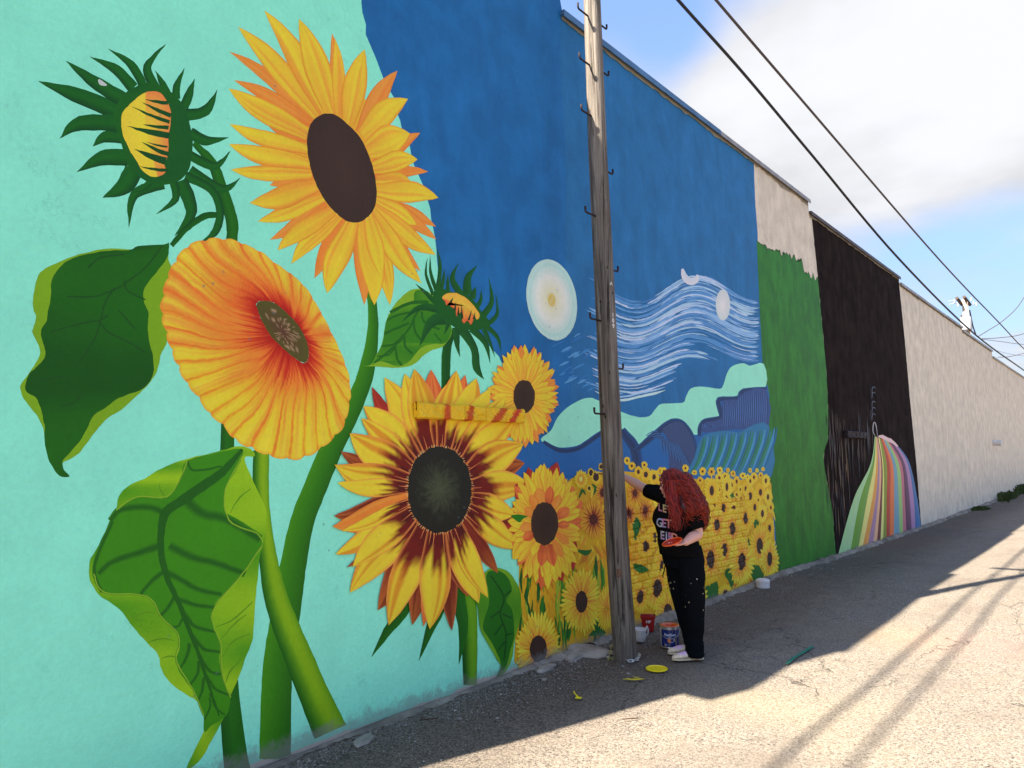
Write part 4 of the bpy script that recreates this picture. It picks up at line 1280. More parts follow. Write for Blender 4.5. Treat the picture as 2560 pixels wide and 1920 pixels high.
hp = [(c3[0] + 290 * math.cos(a), c3[1] + 350 * math.sin(a)) for a in [2 * math.pi * i / 40 for i in range(40)]]
P.rings(cE([c3])[0], cE(hp), lambda t, a: mx(MAR, C(225, 160, 30), (t - .62) * 5), 6)
pet3 = [((265, 243), 72, 'r', .06), ((750, 180), 100, 'u', 0), ((572, 153), 95, 'u', 0), ((100, 577), 95, 'd', .08), ((68, 912), 105, 'd', .1), ((60, 968), 100, 'o', .08), ((133, 1180), 60, 'd', .05), ((296, 1400), 110, 'd', .03), ((475, 1478), 95, 'd', 0), ((533, 1487), 70, 'u', 0), ((680, 1508), 95, 'd', 0), ((920, 1208), 80, 'd', 0), ((1062, 990), 100, 'd', .04), ((1057, 638), 120, 'd', .06), ((760, 1330), 95, 'd', 0), ((395, 1400), 80, 'u', 0), ((200, 1240), 80, 'u', 0),
        ((330, 195), 130, 'h', -.04), ((222, 340), 120, 'h', -.05), ((435, 175), 110, 'h', 0), ((210, 405), 110, 'h', 0), ((485, 150), 120, 'h', 0), ((650, 230), 110, 'h', 0), ((703, 158), 110, 'h', 0), ((808, 198), 120, 'h', 0), ((880, 250), 120, 'h', .02), ((960, 290), 120, 'h', .02), ((1010, 400), 130, 'h', .03), ((1052, 540), 130, 'h', .05), ((150, 485), 125, 'h', .06), ((72, 648), 125, 'h', .10), ((85, 740), 90, 'h', .06), ((1092, 752), 135, 'h', .03), ((1010, 905), 130, 'h', -.05), ((1050, 1082), 125, 'h', -.06), ((75, 1112), 115, 'h', .05), ((110, 990), 70, 'h', .05),
        ((150, 1308), 130, 'h', -.03), ((165, 1175), 100, 'h', -.03), ((352, 1478), 125, 'h', -.02), ((565, 1500), 125, 'h', .03), ((820, 1365), 105, 'h', -.02), ((867, 1335), 95, 'h', -.04)]
for tip, w_, s_, be in pet3:
    P.petal(cE([base3(tip)])[0], cE([tip])[0], w_ / 2.0743, ST[s_], be, nr=14, nc=9)
for a in np.linspace(0, 2 * math.pi, 30, endpoint=False):
    a += rng.uniform(-.07, .07)
    p0 = (c3[0] + 165 * math.cos(a), c3[1] + 218 * math.sin(a))
    L = rng.uniform(1.25, 1.6)
    p1 = (c3[0] + 165 * L * math.cos(a), c3[1] + 218 * L * math.sin(a))
    P.ribbon(cE([p0, p1]), [2.6, .6], [C(214, 120, 62)], sm=False)
for i in range(120):
    a = 2 * math.pi * i / 120 + rng.uniform(-.02, .02)
    p0 = (c3[0] + 160 * math.cos(a), c3[1] + 213 * math.sin(a))
    L = rng.uniform(1.04, 1.1)
    p1 = (c3[0] + 165 * L * math.cos(a + .03), c3[1] + 218 * L * math.sin(a + .03))
    P.ribbon(cE([p0, p1]), [2.2, .8], [rng.choice([C(240, 190, 120), C(226, 150, 60), C(210, 150, 90)])], sm=False)
fl = P.build(label='yellow sunflower with dark red inner petals')
disc('seed_disc', fl, cE([c3])[0], 80, 108, nr=12, n=64, cols=lambda t, a: mx(C(74, 78, 52), C(34, 32, 22), t * 1.5 + rng.uniform(-.25, .25)))

# ---- lower right sunflower with rust petals
f5 = ring_flower('painted_sunflower', cE([(1165, 960)])[0], 33, 54, 94, 156, 0, [(18, 1.02, ['r', 'u', 'r', 'y'], .5), (36, 1.0, ['y', 'y', 'y', 'y', 'u'], .55), (34, .93, ['y', 'y', 'y'], .5), (14, .66, ['u', 'o', 'y'], .22)], 5, 'sunflower with rust red streaks left of the pole')
disc('seed_disc', f5, cE([(1160, 952)])[0], 34, 54)
P = Paint('painted_leaf')
P.fill(cr(cE([(1072, 915), (1050, 925), (1030, 945), (1005, 930), (985, 910), (1010, 905), (1035, 905)]), 4, True), C(40, 116, 16))
P.build()

# ---- black panel: brown streaks and the rainbow cascade
P = Paint('painted_streaks')
rs = random.Random(5)
for k in range(150):
    x = 290 + (rs.random() ** 1.1) * 560
    y = rs.uniform(-120, 1000)
    if x > 520 and y > 1900 - 2.2 * x:
        continue
    l = rs.uniform(80, 420)
    if x > 560 and y + l > 900:
        l = max(60, 900 - y)
    if y + l > 1300:
        l = 1300 - y
    sl = .05 * l
    P.ribbon(cR([(x, y), (x + sl * .5, y + l * .5), (x + sl, y + l)]), [.3, rs.uniform(.8, 2.2), .3], [rs.choice([C(76, 58, 46), C(58, 44, 38), C(110, 86, 58), C(50, 40, 40), C(64, 48, 42), C(48, 58, 66), C(66, 36, 34)])], n=3)
P.build(label='thin brown and grey brush streaks on the black panel')
P = Paint('painted_cascade')
curves = [[(832, 185), (782, 500), (590, 900), (408, 1560)], [(838, 185), (800, 500), (665, 900), (550, 1520)], [(843, 185), (825, 500), (745, 900), (637, 1500)], [(848, 188), (850, 500), (800, 900), (680, 1490)], [(852, 190), (870, 500), (840, 900), (745, 1465)], [(856, 192), (885, 500), (870, 900), (805, 1450)],
          [(862, 195), (905, 500), (893, 900), (850, 1440)], [(872, 200), (918, 500), (915, 900), (893, 1425)], [(885, 205), (928, 500), (935, 900), (925, 1410)], [(900, 210), (968, 500), (965, 900), (962, 1400)], [(915, 212), (1003, 500), (1005, 900), (1000, 1390)], [(930, 215), (1035, 500), (1050, 900), (1045, 1375)],
          [(950, 220), (1070, 500), (1100, 900), (1110, 1360)], [(965, 222), (1105, 500), (1140, 900), (1150, 1345)], [(985, 225), (1135, 500), (1170, 900), (1190, 1325)], [(1040, 260), (1170, 500), (1225, 900), (1250, 1310)], [(1090, 300), (1205, 500), (1270, 900), (1290, 1300)], [(1110, 310), (1225, 500), (1310, 900), (1358, 1270)]]
ccol_ = [C(162, 200, 136), C(104, 150, 38), C(236, 214, 116), C(224, 150, 60), C(168, 124, 146), C(234, 172, 124), C(108, 42, 28), C(238, 220, 120), C(132, 142, 34), C(184, 62, 32), C(222, 112, 50), C(112, 152, 162), C(150, 188, 104), C(190, 104, 114), C(96, 48, 76), C(170, 122, 158), C(62, 104, 150)]
for i in range(17):
    a_, b_ = cr(curves[i], 10), cr(curves[i + 1], 10)
    LAY[0] += STEP
    k0 = []
    for p, q in zip(a_, b_):
        p_, q_ = cR([p, q])
        k0.append((P.add(p_, ccol_[i]), P.add((q_[0] + .7, q_[1]), mx(ccol_[i], (0.6, 0.6, 0.6), .08))))
    for u, v in zip(k0, k0[1:]):
        P.face([u[0], u[1], v[1], v[0]])
P.fill(cR([(865, 190), (880, 172), (920, 165), (990, 203), (1010, 205), (1060, 250), (1098, 295), (1085, 303), (1030, 262), (970, 235), (910, 205)]), C(222, 186, 178))
for pts in ([(835, 180), (812, 120), (818, 40), (835, 30), (850, 80), (862, 180)],):
    P.ribbon(cR(pts), [1, 1.8, 2, 2, 1.8, 1], [C(176, 168, 166)], n=4)
for yy in (-60, -130, -200, -300, -360):
    P.ribbon(cR([(800, yy + 60), (805, yy), (825, yy - 10), (840, yy + 10)]), [.8, 1.6, 1.6, .5], [C(96, 104, 116)], n=4)
P.build(label='striped rainbow coloured cascade on the black panel')

# ---- bricks of a blocked opening standing out under the flowers
M_BRICK = wall_paint('painted_brick', None, 0.06, 0.04, 0.3, rough=0.55, bump=1.0, cracks=False)


def rcol(y, z):
    i = int((y - RY0) / RRES)
    j = int((z - RZ0) / RRES)
    return tuple(float(v) for v in RASTER[max(0, min(RNZ - 1, j)), max(0, min(RNY - 1, i))])


rbk = random.Random(21)
for row in range(12):
    z0 = 0.30 + row * 0.078
    y = 6.25 + (0.0 if row % 2 else -0.105)
    while y < 9.05:
        L = 0.205 + rbk.uniform(-.02, .02)
        zz0, zz1 = z0 + rbk.uniform(-.003, .003), z0 + .070 + rbk.uniform(-.003, .003)
        prd = 0.010 + rbk.uniform(-.004, .005)
        vs, fs, cs = [], [], []
        ny_, nz_ = 26, 9
        for j in range(nz_ + 1):
            for i in range(ny_ + 1):
                u, v = i / ny_, j / nz_
                yy, zv = y + L * u, zz0 + (zz1 - zz0) * v
                e = min(u * L, (1 - u) * L, v * .066, (1 - v) * .066)
                x = WX + 0.010 + prd * min(1, .35 + e / .014) + .004 * noise.noise(Vector((yy * 22, zv * 40, row)))
                c_ = rcol(yy, zv)
                if e < .004:
                    c_ = mx(c_, (c_[0] * .8, c_[1] * .7, c_[2] * .6), .12)
                vs.append((x, yy, zv))
                cs.append(c_)
        for j in range(nz_):
            for i in range(ny_):
                a = j * (ny_ + 1) + i
                fs.append((a, a + 1, a + ny_ + 2, a + ny_ + 1))
        # sides back to the wall
        rim = [i for i in range(ny_ + 1)] + [j * (ny_ + 1) + ny_ for j in range(1, nz_ + 1)] + [nz_ * (ny_ + 1) + i for i in range(ny_ - 1, -1, -1)] + [j * (ny_ + 1) for j in range(nz_ - 1, 0, -1)]
        b0 = len(vs)
        for r_ in rim:
            vs.append((WX + 0.0015, vs[r_][1], vs[r_][2]))
            cs.append(cs[r_])
        m_ = len(rim)
        for q in range(m_):
            w_ = (q + 1) % m_
            fs.append((rim[q], b0 + q, b0 + w_, rim[w_]))
        mesh_ob('brick', vs, fs, M_BRICK, building, cs)
        y += L + 0.007

# ---- stone ledges
M_LEDGE = wall_paint('painted_stone', None, 0.05, 0.03, 0.3, rough=0.55, bump=1.2, cracks=False)


def ledge(name, y0, y1, z0, z1, depth, nblocks, colf, seed, label):
    rr = random.Random(seed)
    vs, fs = [], []
    box(vs, fs, WX + 0.0145, WX + depth * .6, y0 + .02, y1 - .02, z0 + .01, z1 - .01)
    lo = mesh_ob(name, vs, fs, M_LEDGE, building, [colf(v[1], v[2]) for v in vs])
    lo['label'] = label
    y = y0
    for k in range(nblocks):
        L = (y1 - y0) / nblocks
        ny_, nz_, nx_ = 12, 6, 4
        bm = bmesh.new()
        bmesh.ops.create_cube(bm, size=1.0)
        bmesh.ops.subdivide_edges(bm, edges=bm.edges[:], cuts=11, use_grid_fill=True)
        vs = []
        for v in bm.verts:
            yy = y + L * (v.co.y + .5)
            zz = z0 + (z1 - z0) * (v.co.z + .5)
            x = WX + 0.0145 + (v.co.x + .5) * (depth - .0145)
            f = noise.noise(Vector((yy * 14, zz * 20, seed))) + .6 * noise.noise(Vector((yy * 34, zz * 40, seed + 3)))
            edge = min(yy - y, y + L - yy)
            if v.co.x > 0:
                x += .016 * f - (.012 if edge < .012 else 0)
                if abs(v.co.z) > .45:
                    x -= .014
            if abs(v.co.z) > .45:
                zz += .006 * noise.noise(Vector((yy * 18, x * 20, 9)))
            yy = min(max(yy, y + .0012), y + L - .0012)
            v.co = (x, yy, zz)
            vs.append((x, yy, zz))
        fs = [tuple(v.index for v in f.verts) for f in bm.faces]
        bm.free()
        mesh_ob('stone_block', vs, fs, M_LEDGE, lo, [colf(v[1], v[2]) for v in vs])
        y += L
    return lo


lz0, lz1 = WP(1165, 1053)[1], WP(1165, 1016)[1]


def ledge_col(y, z):
    # petals of the big flower carried over the stone: red and rust bands that lean outwards
    u = (y - 3.36) / (4.56 - 3.36)
    v = (z - lz0) / (lz1 - lz0)
    for c0, w, lean in ((0.235, .035, 0.0), (0.44, .035, .03), (0.73, .05, .10), (0.885, .04, .08)):
        if abs(u - c0 - lean * (v - .5)) < w * .8:
            return C(196, 84, 30) if c0 != .885 else C(200, 70, 34)
    return mx(C(240, 196, 44), C(226, 176, 32), noise.noise(Vector((y * 9, z * 9, 1))) * .5 + .5)


ledge('stone_ledge', 3.36, 4.56, lz0, lz1, 0.085, 5, ledge_col, 4, 'yellow painted stone ledge across the red sunflower')
zb0, zb1 = WP(2133, 1096)[1], WP(2133, 1079)[1]
ledge('stone_ledge', 13.55, 14.75, zb0, zb1, 0.09, 5, lambda y, z: C(44, 33, 32), 8, 'black painted stone ledge on the black panel')
# small white pipe stub far along the wall
sy, sz = WP(2483, 1107)
vs, fs = [], []
tube(vs, fs, [(WX + 0.0, sy, sz), (WX + .20, sy, sz - .01)], 0.10, 16)
tube(vs, fs, [(WX + .20, sy, sz - .01), (WX + .26, sy, sz - .02)], 0.12, 16)
mesh_ob('vent_pipe', vs, fs, simple_mat('white_pipe', (0.6, 0.58, 0.55), 0.5), building)

# ---- rough concrete footing along the wall foot
M_FOOT = wall_paint('footing_concrete', C(140, 130, 116), 0.35, 0.1, 1.0, rough=0.9, blot=(0.32, 0.29, 0.27), bump=2.5, cracks=False)
vs, fs = [], []
ys = []
y = 0.3
while y < 60:
    ys.append(y)
    y += 0.02 + y * .0022
prev = None
for y in ys:
    a = noise.noise(Vector((y * .9, 0, 4.2)))
    b = noise.noise(Vector((y * 4.6, 1, 4.2)))
    c = noise.noise(Vector((y * 17, 2, 4.2)))
    amp = 1.0 if y > 5.6 else .28 + .3 * max(0, a)
    w = (.09 + .05 * a + .06 * b + .05 * c) * (.5 + .6 * amp)
    h = max(.003, (.050 + .03 * a + .028 * b + .016 * c) * amp)
    g = zb(y)
    gap = 0.012 + .01 * noise.noise(Vector((y * 6, 7, 1)))
    row = [(WX + gap, y, g - .06), (WX + gap, y, g + h * .75), (WX + gap + w * .35, y, g + h * (1 + .35 * c)), (WX + w * .75, y, g + h * .72), (WX + w, y, g + h * .22), (WX + w + .035, y, g - .02)]
    k = len(vs)
    vs += row
    if prev is not None:
        for j in range(5):
            fs.append((prev + j, k + j, k + j + 1, prev + j + 1)[::-1])
    prev = k
mesh_ob('concrete_footing', vs, fs, M_FOOT, building)

# ------------------------------------------------------------------ ground
def GP(px, py):
    r = ray(px, py)
    z = 0.0
    for _ in range(4):
        t = (z - CAMH) / r[2]
        z = zb(r[1] * t)
    return Vector((r[0] * t, r[1] * t, z))


m, t, b = new_mat('worn_asphalt', 0.9, 0.2)
M_GROUND = m
g = N(t, 'ShaderNodeNewGeometry').outputs['Position']
sepg = N(t, 'ShaderNodeSeparateXYZ')
t.links.new(g, sepg.inputs[0])
nf = noise_n(t, g, 62.0, 3.0, 0.7, 0.8)
nf2 = noise_n(t, g, 150.0, 2.0, 0.6)
nb = noise_n(t, g, 0.9, 5.0, 0.6)
nm = noise_n(t, g, 5.5, 5.0, 0.65)
vor = N(t, 'ShaderNodeTexVoronoi', feature='F1', inp={'Scale': 95.0})
t.links.new(g, vor.inputs['Vector'])
grain = math_n(t, 'ADD', math_n(t, 'MULTIPLY', nf, 0.7), math_n(t, 'MULTIPLY', nf2, 0.3))
c = mixc(t, smooth_n(t, grain, 0.36, 0.60), C(58, 50, 44), C(150, 139, 124))
c = mixc(t, smooth_n(t, vor.outputs['Distance'], 0.30, 0.10, 0, .5), c, C(166, 155, 139))
c = mixc(t, smooth_n(t, nm, 0.35, 0.7, 0, .35), c, C(134, 119, 99))
c = mixc(t, smooth_n(t, nb, 0.46, 0.70, 0, .5), c, C(106, 95, 84))
# dirt along the wall, and the building's shade deepened in the colour
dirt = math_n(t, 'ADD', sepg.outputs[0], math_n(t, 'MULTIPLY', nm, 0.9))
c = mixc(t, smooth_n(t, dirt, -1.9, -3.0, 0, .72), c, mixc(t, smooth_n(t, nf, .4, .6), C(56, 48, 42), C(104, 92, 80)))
# faded chalky paint stains of the work
for (px, py), rad, col, amt in (((1840, 1745), .55, C(176, 159, 110), 0.23), ((2240, 1590), .8, C(185, 151, 100), 0.25), ((1990, 1790), .5, C(180, 159, 120), 0.23), ((2420, 1610), .9, C(176, 120, 116), 0.18), ((2150, 1770), .5, C(176, 158, 120), 0.16), ((1960, 1530), .5, C(108, 103, 66), 0.18), ((2090, 1500), .7, C(117, 103, 84), 0.18), ((1800, 1590), .35, C(82, 44, 44), 0.20), ((1980, 1480), .5, C(113, 73, 62), 0.18), ((2130, 1870), .45, C(171, 154, 120), 0.18)):
    p = GP(px, py)
    vd = N(t, 'ShaderNodeVectorMath', operation='DISTANCE')
    t.links.new(g, vd.inputs[0])
    vd.inputs[1].default_value = p
    d = math_n(t, 'ADD', vd.outputs['Value'], math_n(t, 'MULTIPLY', nm, rad * 1.2))
    c = mixc(t, smooth_n(t, d, rad * 1.7, rad * .5, 0, amt * .6), c, col)
# cracks
wv = N(t, 'ShaderNodeVectorMath', operation='ADD')
nz3 = N(t, 'ShaderNodeTexNoise', inp={'Scale': 2.4, 'Detail': 5.0, 'Roughness': .65})
t.links.new(g, nz3.inputs['Vector'])
sc3 = N(t, 'ShaderNodeVectorMath', operation='SCALE', inp={'Scale': 0.5})
t.links.new(nz3.outputs['Color'], sc3.inputs[0])
t.links.new(g, wv.inputs[0])
t.links.new(sc3.outputs[0], wv.inputs[1])
ve = N(t, 'ShaderNodeTexVoronoi', feature='DISTANCE_TO_EDGE', inp={'Scale': 1.05})
t.links.new(stretch(t, wv.outputs[0], 1.0, .55, 1), ve.inputs['Vector'])
ck = math_n(t, 'MULTIPLY', smooth_n(t, ve.outputs['Distance'], 0.009, 0.002), smooth_n(t, noise_n(t, g, 1.1, 2.0), 0.46, 0.60))
c = mixc(t, math_n(t, 'MULTIPLY', ck, .6), c, C(46, 40, 36))
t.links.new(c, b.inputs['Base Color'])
hh = math_n(t, 'SUBTRACT', math_n(t, 'ADD', grain, math_n(t, 'MULTIPLY', nm, 1.2)), math_n(t, 'MULTIPLY', ck, 1.4))
bump_n(t, b, hh, 0.75, 0.012)

xs = [-4.32, -4.1, -4.0, -3.9, -3.7, -3.4, -3.0, -2.5, -2, -1.4, -.8, 0, 1, 2, 4, 8, 15, 30, 60, 120, 300]
ysg = [-60, -30, -15, -8, -4, -2, -1] + [i * .5 for i in range(0, 30)] + [15 + i for i in range(0, 30)] + [46, 50, 60, 80, 120, 200, 400]
vs, fs = [], []
for y in ysg:
    for x in xs:
        vs.append((x, y, zb(y) + (0.012 * noise.noise(Vector((x * .7, y * .7, 0))) if -3.9 < x < 8 and 0 < y < 40 else 0)))
nx_ = len(xs)
for j in range(len(ysg) - 1):
    for i in range(nx_ - 1):
        a = j * nx_ + i
        fs.append((a, a + 1, a + nx_ + 1, a + nx_))
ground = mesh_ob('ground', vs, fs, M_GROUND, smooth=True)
ground['kind'] = 'structure'
vs, fs = [], []
# land beyond and behind the building
for (x0_, x1_, y0_, y1_) in ((-300, -4.33, -60, 0.0), (-300, -10.4, 0.0, 400), (-10.4, -4.33, 70.2, 400)):
    k = len(vs)
    vs += [(x0_, y0_, -.06), (x1_, y0_, -.06), (x1_, y1_, -.06), (x0_, y1_, -.06)]
    fs.append((k, k + 1, k + 2, k + 3))
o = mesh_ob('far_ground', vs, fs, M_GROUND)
o['kind'] = 'structure'

# paint splats: thin skins of paint lying on the asphalt
M_YP = simple_mat('wet_yellow_paint', C(236, 214, 20), 0.35, 0.5, var=.06)
M_TP = simple_mat('teal_paint', C(38, 116, 92), 0.7, 0.3, var=.3, scale=60)


def splat(pts, mat, seed, sm=3):
    """pts photo points of the outline"""
    q = cr(pts, sm, True)
    q = [GP(x, y) for x, y in q]
    vs = [(p.x + .004 * noise.noise(Vector((p.x * 60, p.y * 60, seed))), p.y + .004 * noise.noise(Vector((p.y * 60, p.x * 60, seed))), p.z + .014 + .004) for p in q]
    fs = [tuple(a) for a in tessellate_polygon([[Vector((v[0], v[1], 0)) for v in vs]])]
    return mesh_ob('paint_splat', vs, fs, mat, ground)


splat(crop(1240, 1440, 5.53)([(970, 1240)]) and [(1556, 1704), (1572, 1701.5), (1580, 1703.5), (1597, 1702), (1612, 1703), (1598, 1705), (1580, 1706.5), (1570, 1704.5)], M_YP, 1)
splat([(1438, 1751), (1443, 1745), (1447, 1748), (1455, 1749), (1452, 1753), (1442, 1753)], M_YP, 2)
splat([(1434, 1738), (1436, 1733), (1440, 1741), (1446, 1746), (1441, 1746)], M_YP, 3)
splat([(1964, 1664), (1972, 1655), (1990, 1643), (2012, 1629), (2030, 1619), (2034, 1622), (2024, 1630), (2006, 1641), (1988, 1652), (1974, 1663)], M_TP, 4, 4)
splat([(1583, 1697), (1590, 1698), (1600, 1698.5), (1590, 1700), (1586, 1699)], M_YP, 5)


# gravel along the wall foot and grit over the alley
def pebbles(name, spots, mat, seed):
    rr = random.Random(seed)
    vs, fs, cs = [], [], []
    base = [(-1, 0, 0), (1, 0, 0), (0, -1, 0), (0, 1, 0), (0, 0, 1), (0, 0, -1)]
    oct_f = [(1, 3, 4), (3, 0, 4), (0, 2, 4), (2, 1, 4), (3, 1, 5), (0, 3, 5), (2, 0, 5), (1, 2, 5)]
    for x, y, s in spots:
        k = len(vs)
        an = rr.uniform(0, 6.28)
        ca, sa = math.cos(an), math.sin(an)
        sx, sy, sz = s * rr.uniform(.7, 1.3), s * rr.uniform(.5, 1.0), s * rr.uniform(.35, .7)
        g_ = zb(y) + sz * .25
        tone = rr.random()
        col = mx(C(70, 58, 50), C(150, 138, 122), tone ** 1.5) if rr.random() < .95 else C(196, 188, 176)
        for bx, by, bz in base:
            px_, py_ = bx * sx * rr.uniform(.8, 1.1), by * sy * rr.uniform(.8, 1.1)
            vs.append((x + px_ * ca - py_ * sa, y + px_ * sa + py_ * ca, g_ + bz * sz))
            cs.append(col)
        fs += [tuple(k + i for i in f) for f in oct_f]
    o = mesh_ob(name, vs, fs, mat, None, cs)
    o['kind'] = 'stuff'
    return o


rg = random.Random(9)
spots = []
for k in range(15000):
    y = 1.6 + 12 * rg.random() ** 1.5
    x = -3.94 + abs(rg.gauss(0, .28)) + .02
    dens_ = noise.noise(Vector((x * 1.6, y * 1.6, 3))) + (.9 if 3.6 < y < 6.2 and x < -3.25 else 0)
    if dens_ < -.05 or x > -2.6:
        continue
    spots.append((x, y, rg.uniform(.003, .009) * (1.8 if rg.random() < .06 else 1)))
for k in range(700):
    y = 1.8 + 16 * rg.random() ** 1.3
    spots.append((rg.uniform(-3.8, 1.0), y, rg.uniform(.002, .005)))
pebbles('gravel', spots, M_PAINT, 4)

# weeds at the far wall foot
M_WEED = simple_mat('weed_leaf', C(58, 70, 34), 0.7, .2, var=.4, scale=30)
for wi, (px, py, sc_) in enumerate([(2500, 1252, .30), (2545, 1238, .38), (2426, 1272, .10)]):
    yw = WP(px, py)[0]
    vs, fs = [], []
    rr = random.Random(wi)
    for k in range(260):
        x, y = WX + .12 + abs(rr.gauss(0, .12)), yw + rr.gauss(0, sc_ * 2.2)
        h = sc_ * rr.uniform(.4, 1)
        a = rr.uniform(0, 6.28)
        dx, dy = math.cos(a) * h * .45, math.sin(a) * h * .45
        wv_ = .02 + .03 * rr.random()
        k0 = len(vs)
        gz = zb(y)
        vs += [(x - wv_, y, gz), (x + wv_, y, gz), (x + dx * .6 + wv_, y + dy * .6, gz + h * .7), (x + dx * .6 - wv_, y + dy * .6, gz + h * .7), (x + dx, y + dy, gz + h)]
        fs += [(k0, k0 + 1, k0 + 2, k0 + 3), (k0 + 3, k0 + 2, k0 + 4)]
    o = mesh_ob('weeds', vs, fs, M_WEED)
    tag(o, ['dark weed clump at the far end of the wall foot', 'tallest dark weed clump at the photo edge by the pale wall', 'tiny weed tuft at the pale wall foot'][wi], 'weeds')

# ------------------------------------------------------------------ wooden pole
m, t, b = new_mat('weathered_pole_wood', 0.85, 0.2)
M_POLE = m
tcn = N(t, 'ShaderNodeTexCoord').outputs['Object']
gr = noise_n(t, stretch(t, tcn, 38, 38, 1.3), 1.0, 6.0, 0.65, .3)
gr2 = noise_n(t, stretch(t, tcn, 90, 90, 3.5), 1.0, 4.0, 0.6)
big = noise_n(t, tcn, 2.2, 3.0)
crk = noise_n(t, stretch(t, tcn, 22, 22, .55), 1.0, 5.0, 0.7, .5)
c = mixc(t, smooth_n(t, gr, .32, .68), C(60, 55, 50), C(132, 124, 114))
c = mixc(t, smooth_n(t, gr2, .35, .7, 0, .5), c, C(100, 91, 83))
c = mixc(t, smooth_n(t, big, .4, .65, 0, .4), c, C(92, 80, 70))
cr_f = smooth_n(t, crk, .575, .625, 0, 1)
c = mixc(t, math_n(t, 'MULTIPLY', cr_f, .85), c, C(40, 32, 28))
hv = N(t, 'ShaderNodeTexVoronoi', feature='F1', inp={'Scale': 1.0})
t.links.new(stretch(t, tcn, 17, 17, 6), hv.inputs['Vector'])
hole = math_n(t, 'MULTIPLY', smooth_n(t, hv.outputs['Distance'], .13, .07), smooth_n(t, noise_n(t, tcn, 5.0), .5, .56))
c = mixc(t, hole, c, C(26, 20, 18))
sepp = N(t, 'ShaderNodeSeparateXYZ')
t.links.new(tcn, sepp.inputs[0])
c = mixc(t, smooth_n(t, sepp.outputs[2], 3.6, 5.6, 0, .4), c, mixc(t, smooth_n(t, gr, .3, .7), C(112, 100, 88), C(170, 158, 142)))  # sunlit top of the shaft put into the colour as paler wood
t.links.new(c, b.inputs['Base Color'])
h_ = math_n(t, 'SUBTRACT', math_n(t, 'ADD', gr, math_n(t, 'MULTIPLY', gr2, .5)), math_n(t, 'ADD', math_n(t, 'MULTIPLY', cr_f, 1.1), hole))
bump_n(t, b, h_, 0.9, 0.012)

PX = -3.45
pbase = Vector((PX, 5.275, zb(5.28)))
pole = thing('utility_pole', 'weathered grey wooden utility pole with iron climbing steps in front of the wall', 'utility pole', pbase)
PH = 8.9


def pole_c(z):
    # centreline read at the photo: it leans a little back towards the camera
    return Vector((PX, float(np.interp(z, [0, .85, 1.9, 4.44, 6.0, 9.2], [5.275, 5.215, 5.17, 5.10, 5.085, 5.07])), z))


def pole_r(z):
    return float(np.interp(z, [-.3, 0, .85, 1.9, 4.44, 6.0, 9.0], [.110, .104, .097, .094, .085, .080, .072]))


vs, fs = [], []
NA, NZ_ = 48, 150
for i in range(NZ_ + 1):
    z = -.15 + (PH + .15) * i / NZ_
    cc = pole_c(z)
    for j in range(NA):
        a = 2 * math.pi * j / NA
        r = pole_r(z) * (1 + .045 * noise.noise(Vector((math.cos(a) * 1.3, math.sin(a) * 1.3, z * .5))) + .03 * noise.noise(Vector((math.cos(a) * 5, math.sin(a) * 5, z * .7))))
        # long weathered checks
        for ca_, z0, z1, dp in ((-1.45, 0.2, 3.3, .012), (-.75, 1.0, 4.6, .010), (-2.1, 2.6, 6.2, .011), (-1.0, 4.2, 8.8, .014), (-1.75, 5.2, 8.8, .012), (-.3, 0, 2.0, .012), (-1.25, 4.6, 6.8, .012)):
            if z0 < z < z1:
                da = (a - ca_ - .05 * math.sin(z * 2.2) + math.pi) % (2 * math.pi) - math.pi
                r -= dp * math.exp(-(da / .075) ** 2) * min(1, (z - z0) * 3, (z1 - z) * 3)
        vs.append((cc.x + r * math.cos(a), cc.y + r * math.sin(a), z + pbase.z))
for i in range(NZ_):
    for j in range(NA):
        k = (j + 1) % NA
        fs.append((i * NA + j, i * NA + k, (i + 1) * NA + k, (i + 1) * NA + j))
fs.append(tuple(NZ_ * NA + j for j in range(NA)))
mesh_ob('pole_shaft', vs, fs, M_POLE, pole, smooth=True)
M_IRON = simple_mat('rusty_iron', C(52, 38, 36), 0.75, .3, .3, .35, 60)
stp_v, stp_f = [], []
tube(stp_v, stp_f, [(0, 0, 0), (0, .10, 0), (0, .155, 0), (0, .168, .006), (0, .172, .02), (0, .172, .052)], [.0085, .0085, .0085, .0085, .009, .010], 8)
stp_me = None


def step_at(px, py, side):
    r = ray(px, py)
    t_ = PX / r[0]
    z = r[2] * t_ + CAMH
    cc = pole_c(z)
    y0 = cc.y + side * (pole_r(z) - .02)
    return cc.x, y0, z


for (px, py, side) in [(1467, 38, -1), (1470, 160, -1), (1472, 286, -1), (1481, 537, -1), (1497, 801, -1), (1506, 1035, -1), (1504, 64, 1), (1508, 181, 1), (1520, 430, 1), (1532, 675, 1), (1545, 921, 1)]:
    x, y, z = step_at(px, py, side)
    if stp_me is None:
        ob = mesh_ob('climbing_step', stp_v, stp_f, M_IRON, pole, smooth=True, origin=(0, 0, 0))
        stp_me = ob.data
    else:
        ob = bpy.data.objects.new('climbing_step', stp_me)
        link(ob, pole)
    ob.location = Vector((x, y, z)) - pbase
    if side < 0:
        ob.rotation_euler = (0, 0, math.pi)
# letters and tag on the shaft
M_WHITEP = simple_mat('worn_white_numerals', C(206, 200, 190), 0.6)


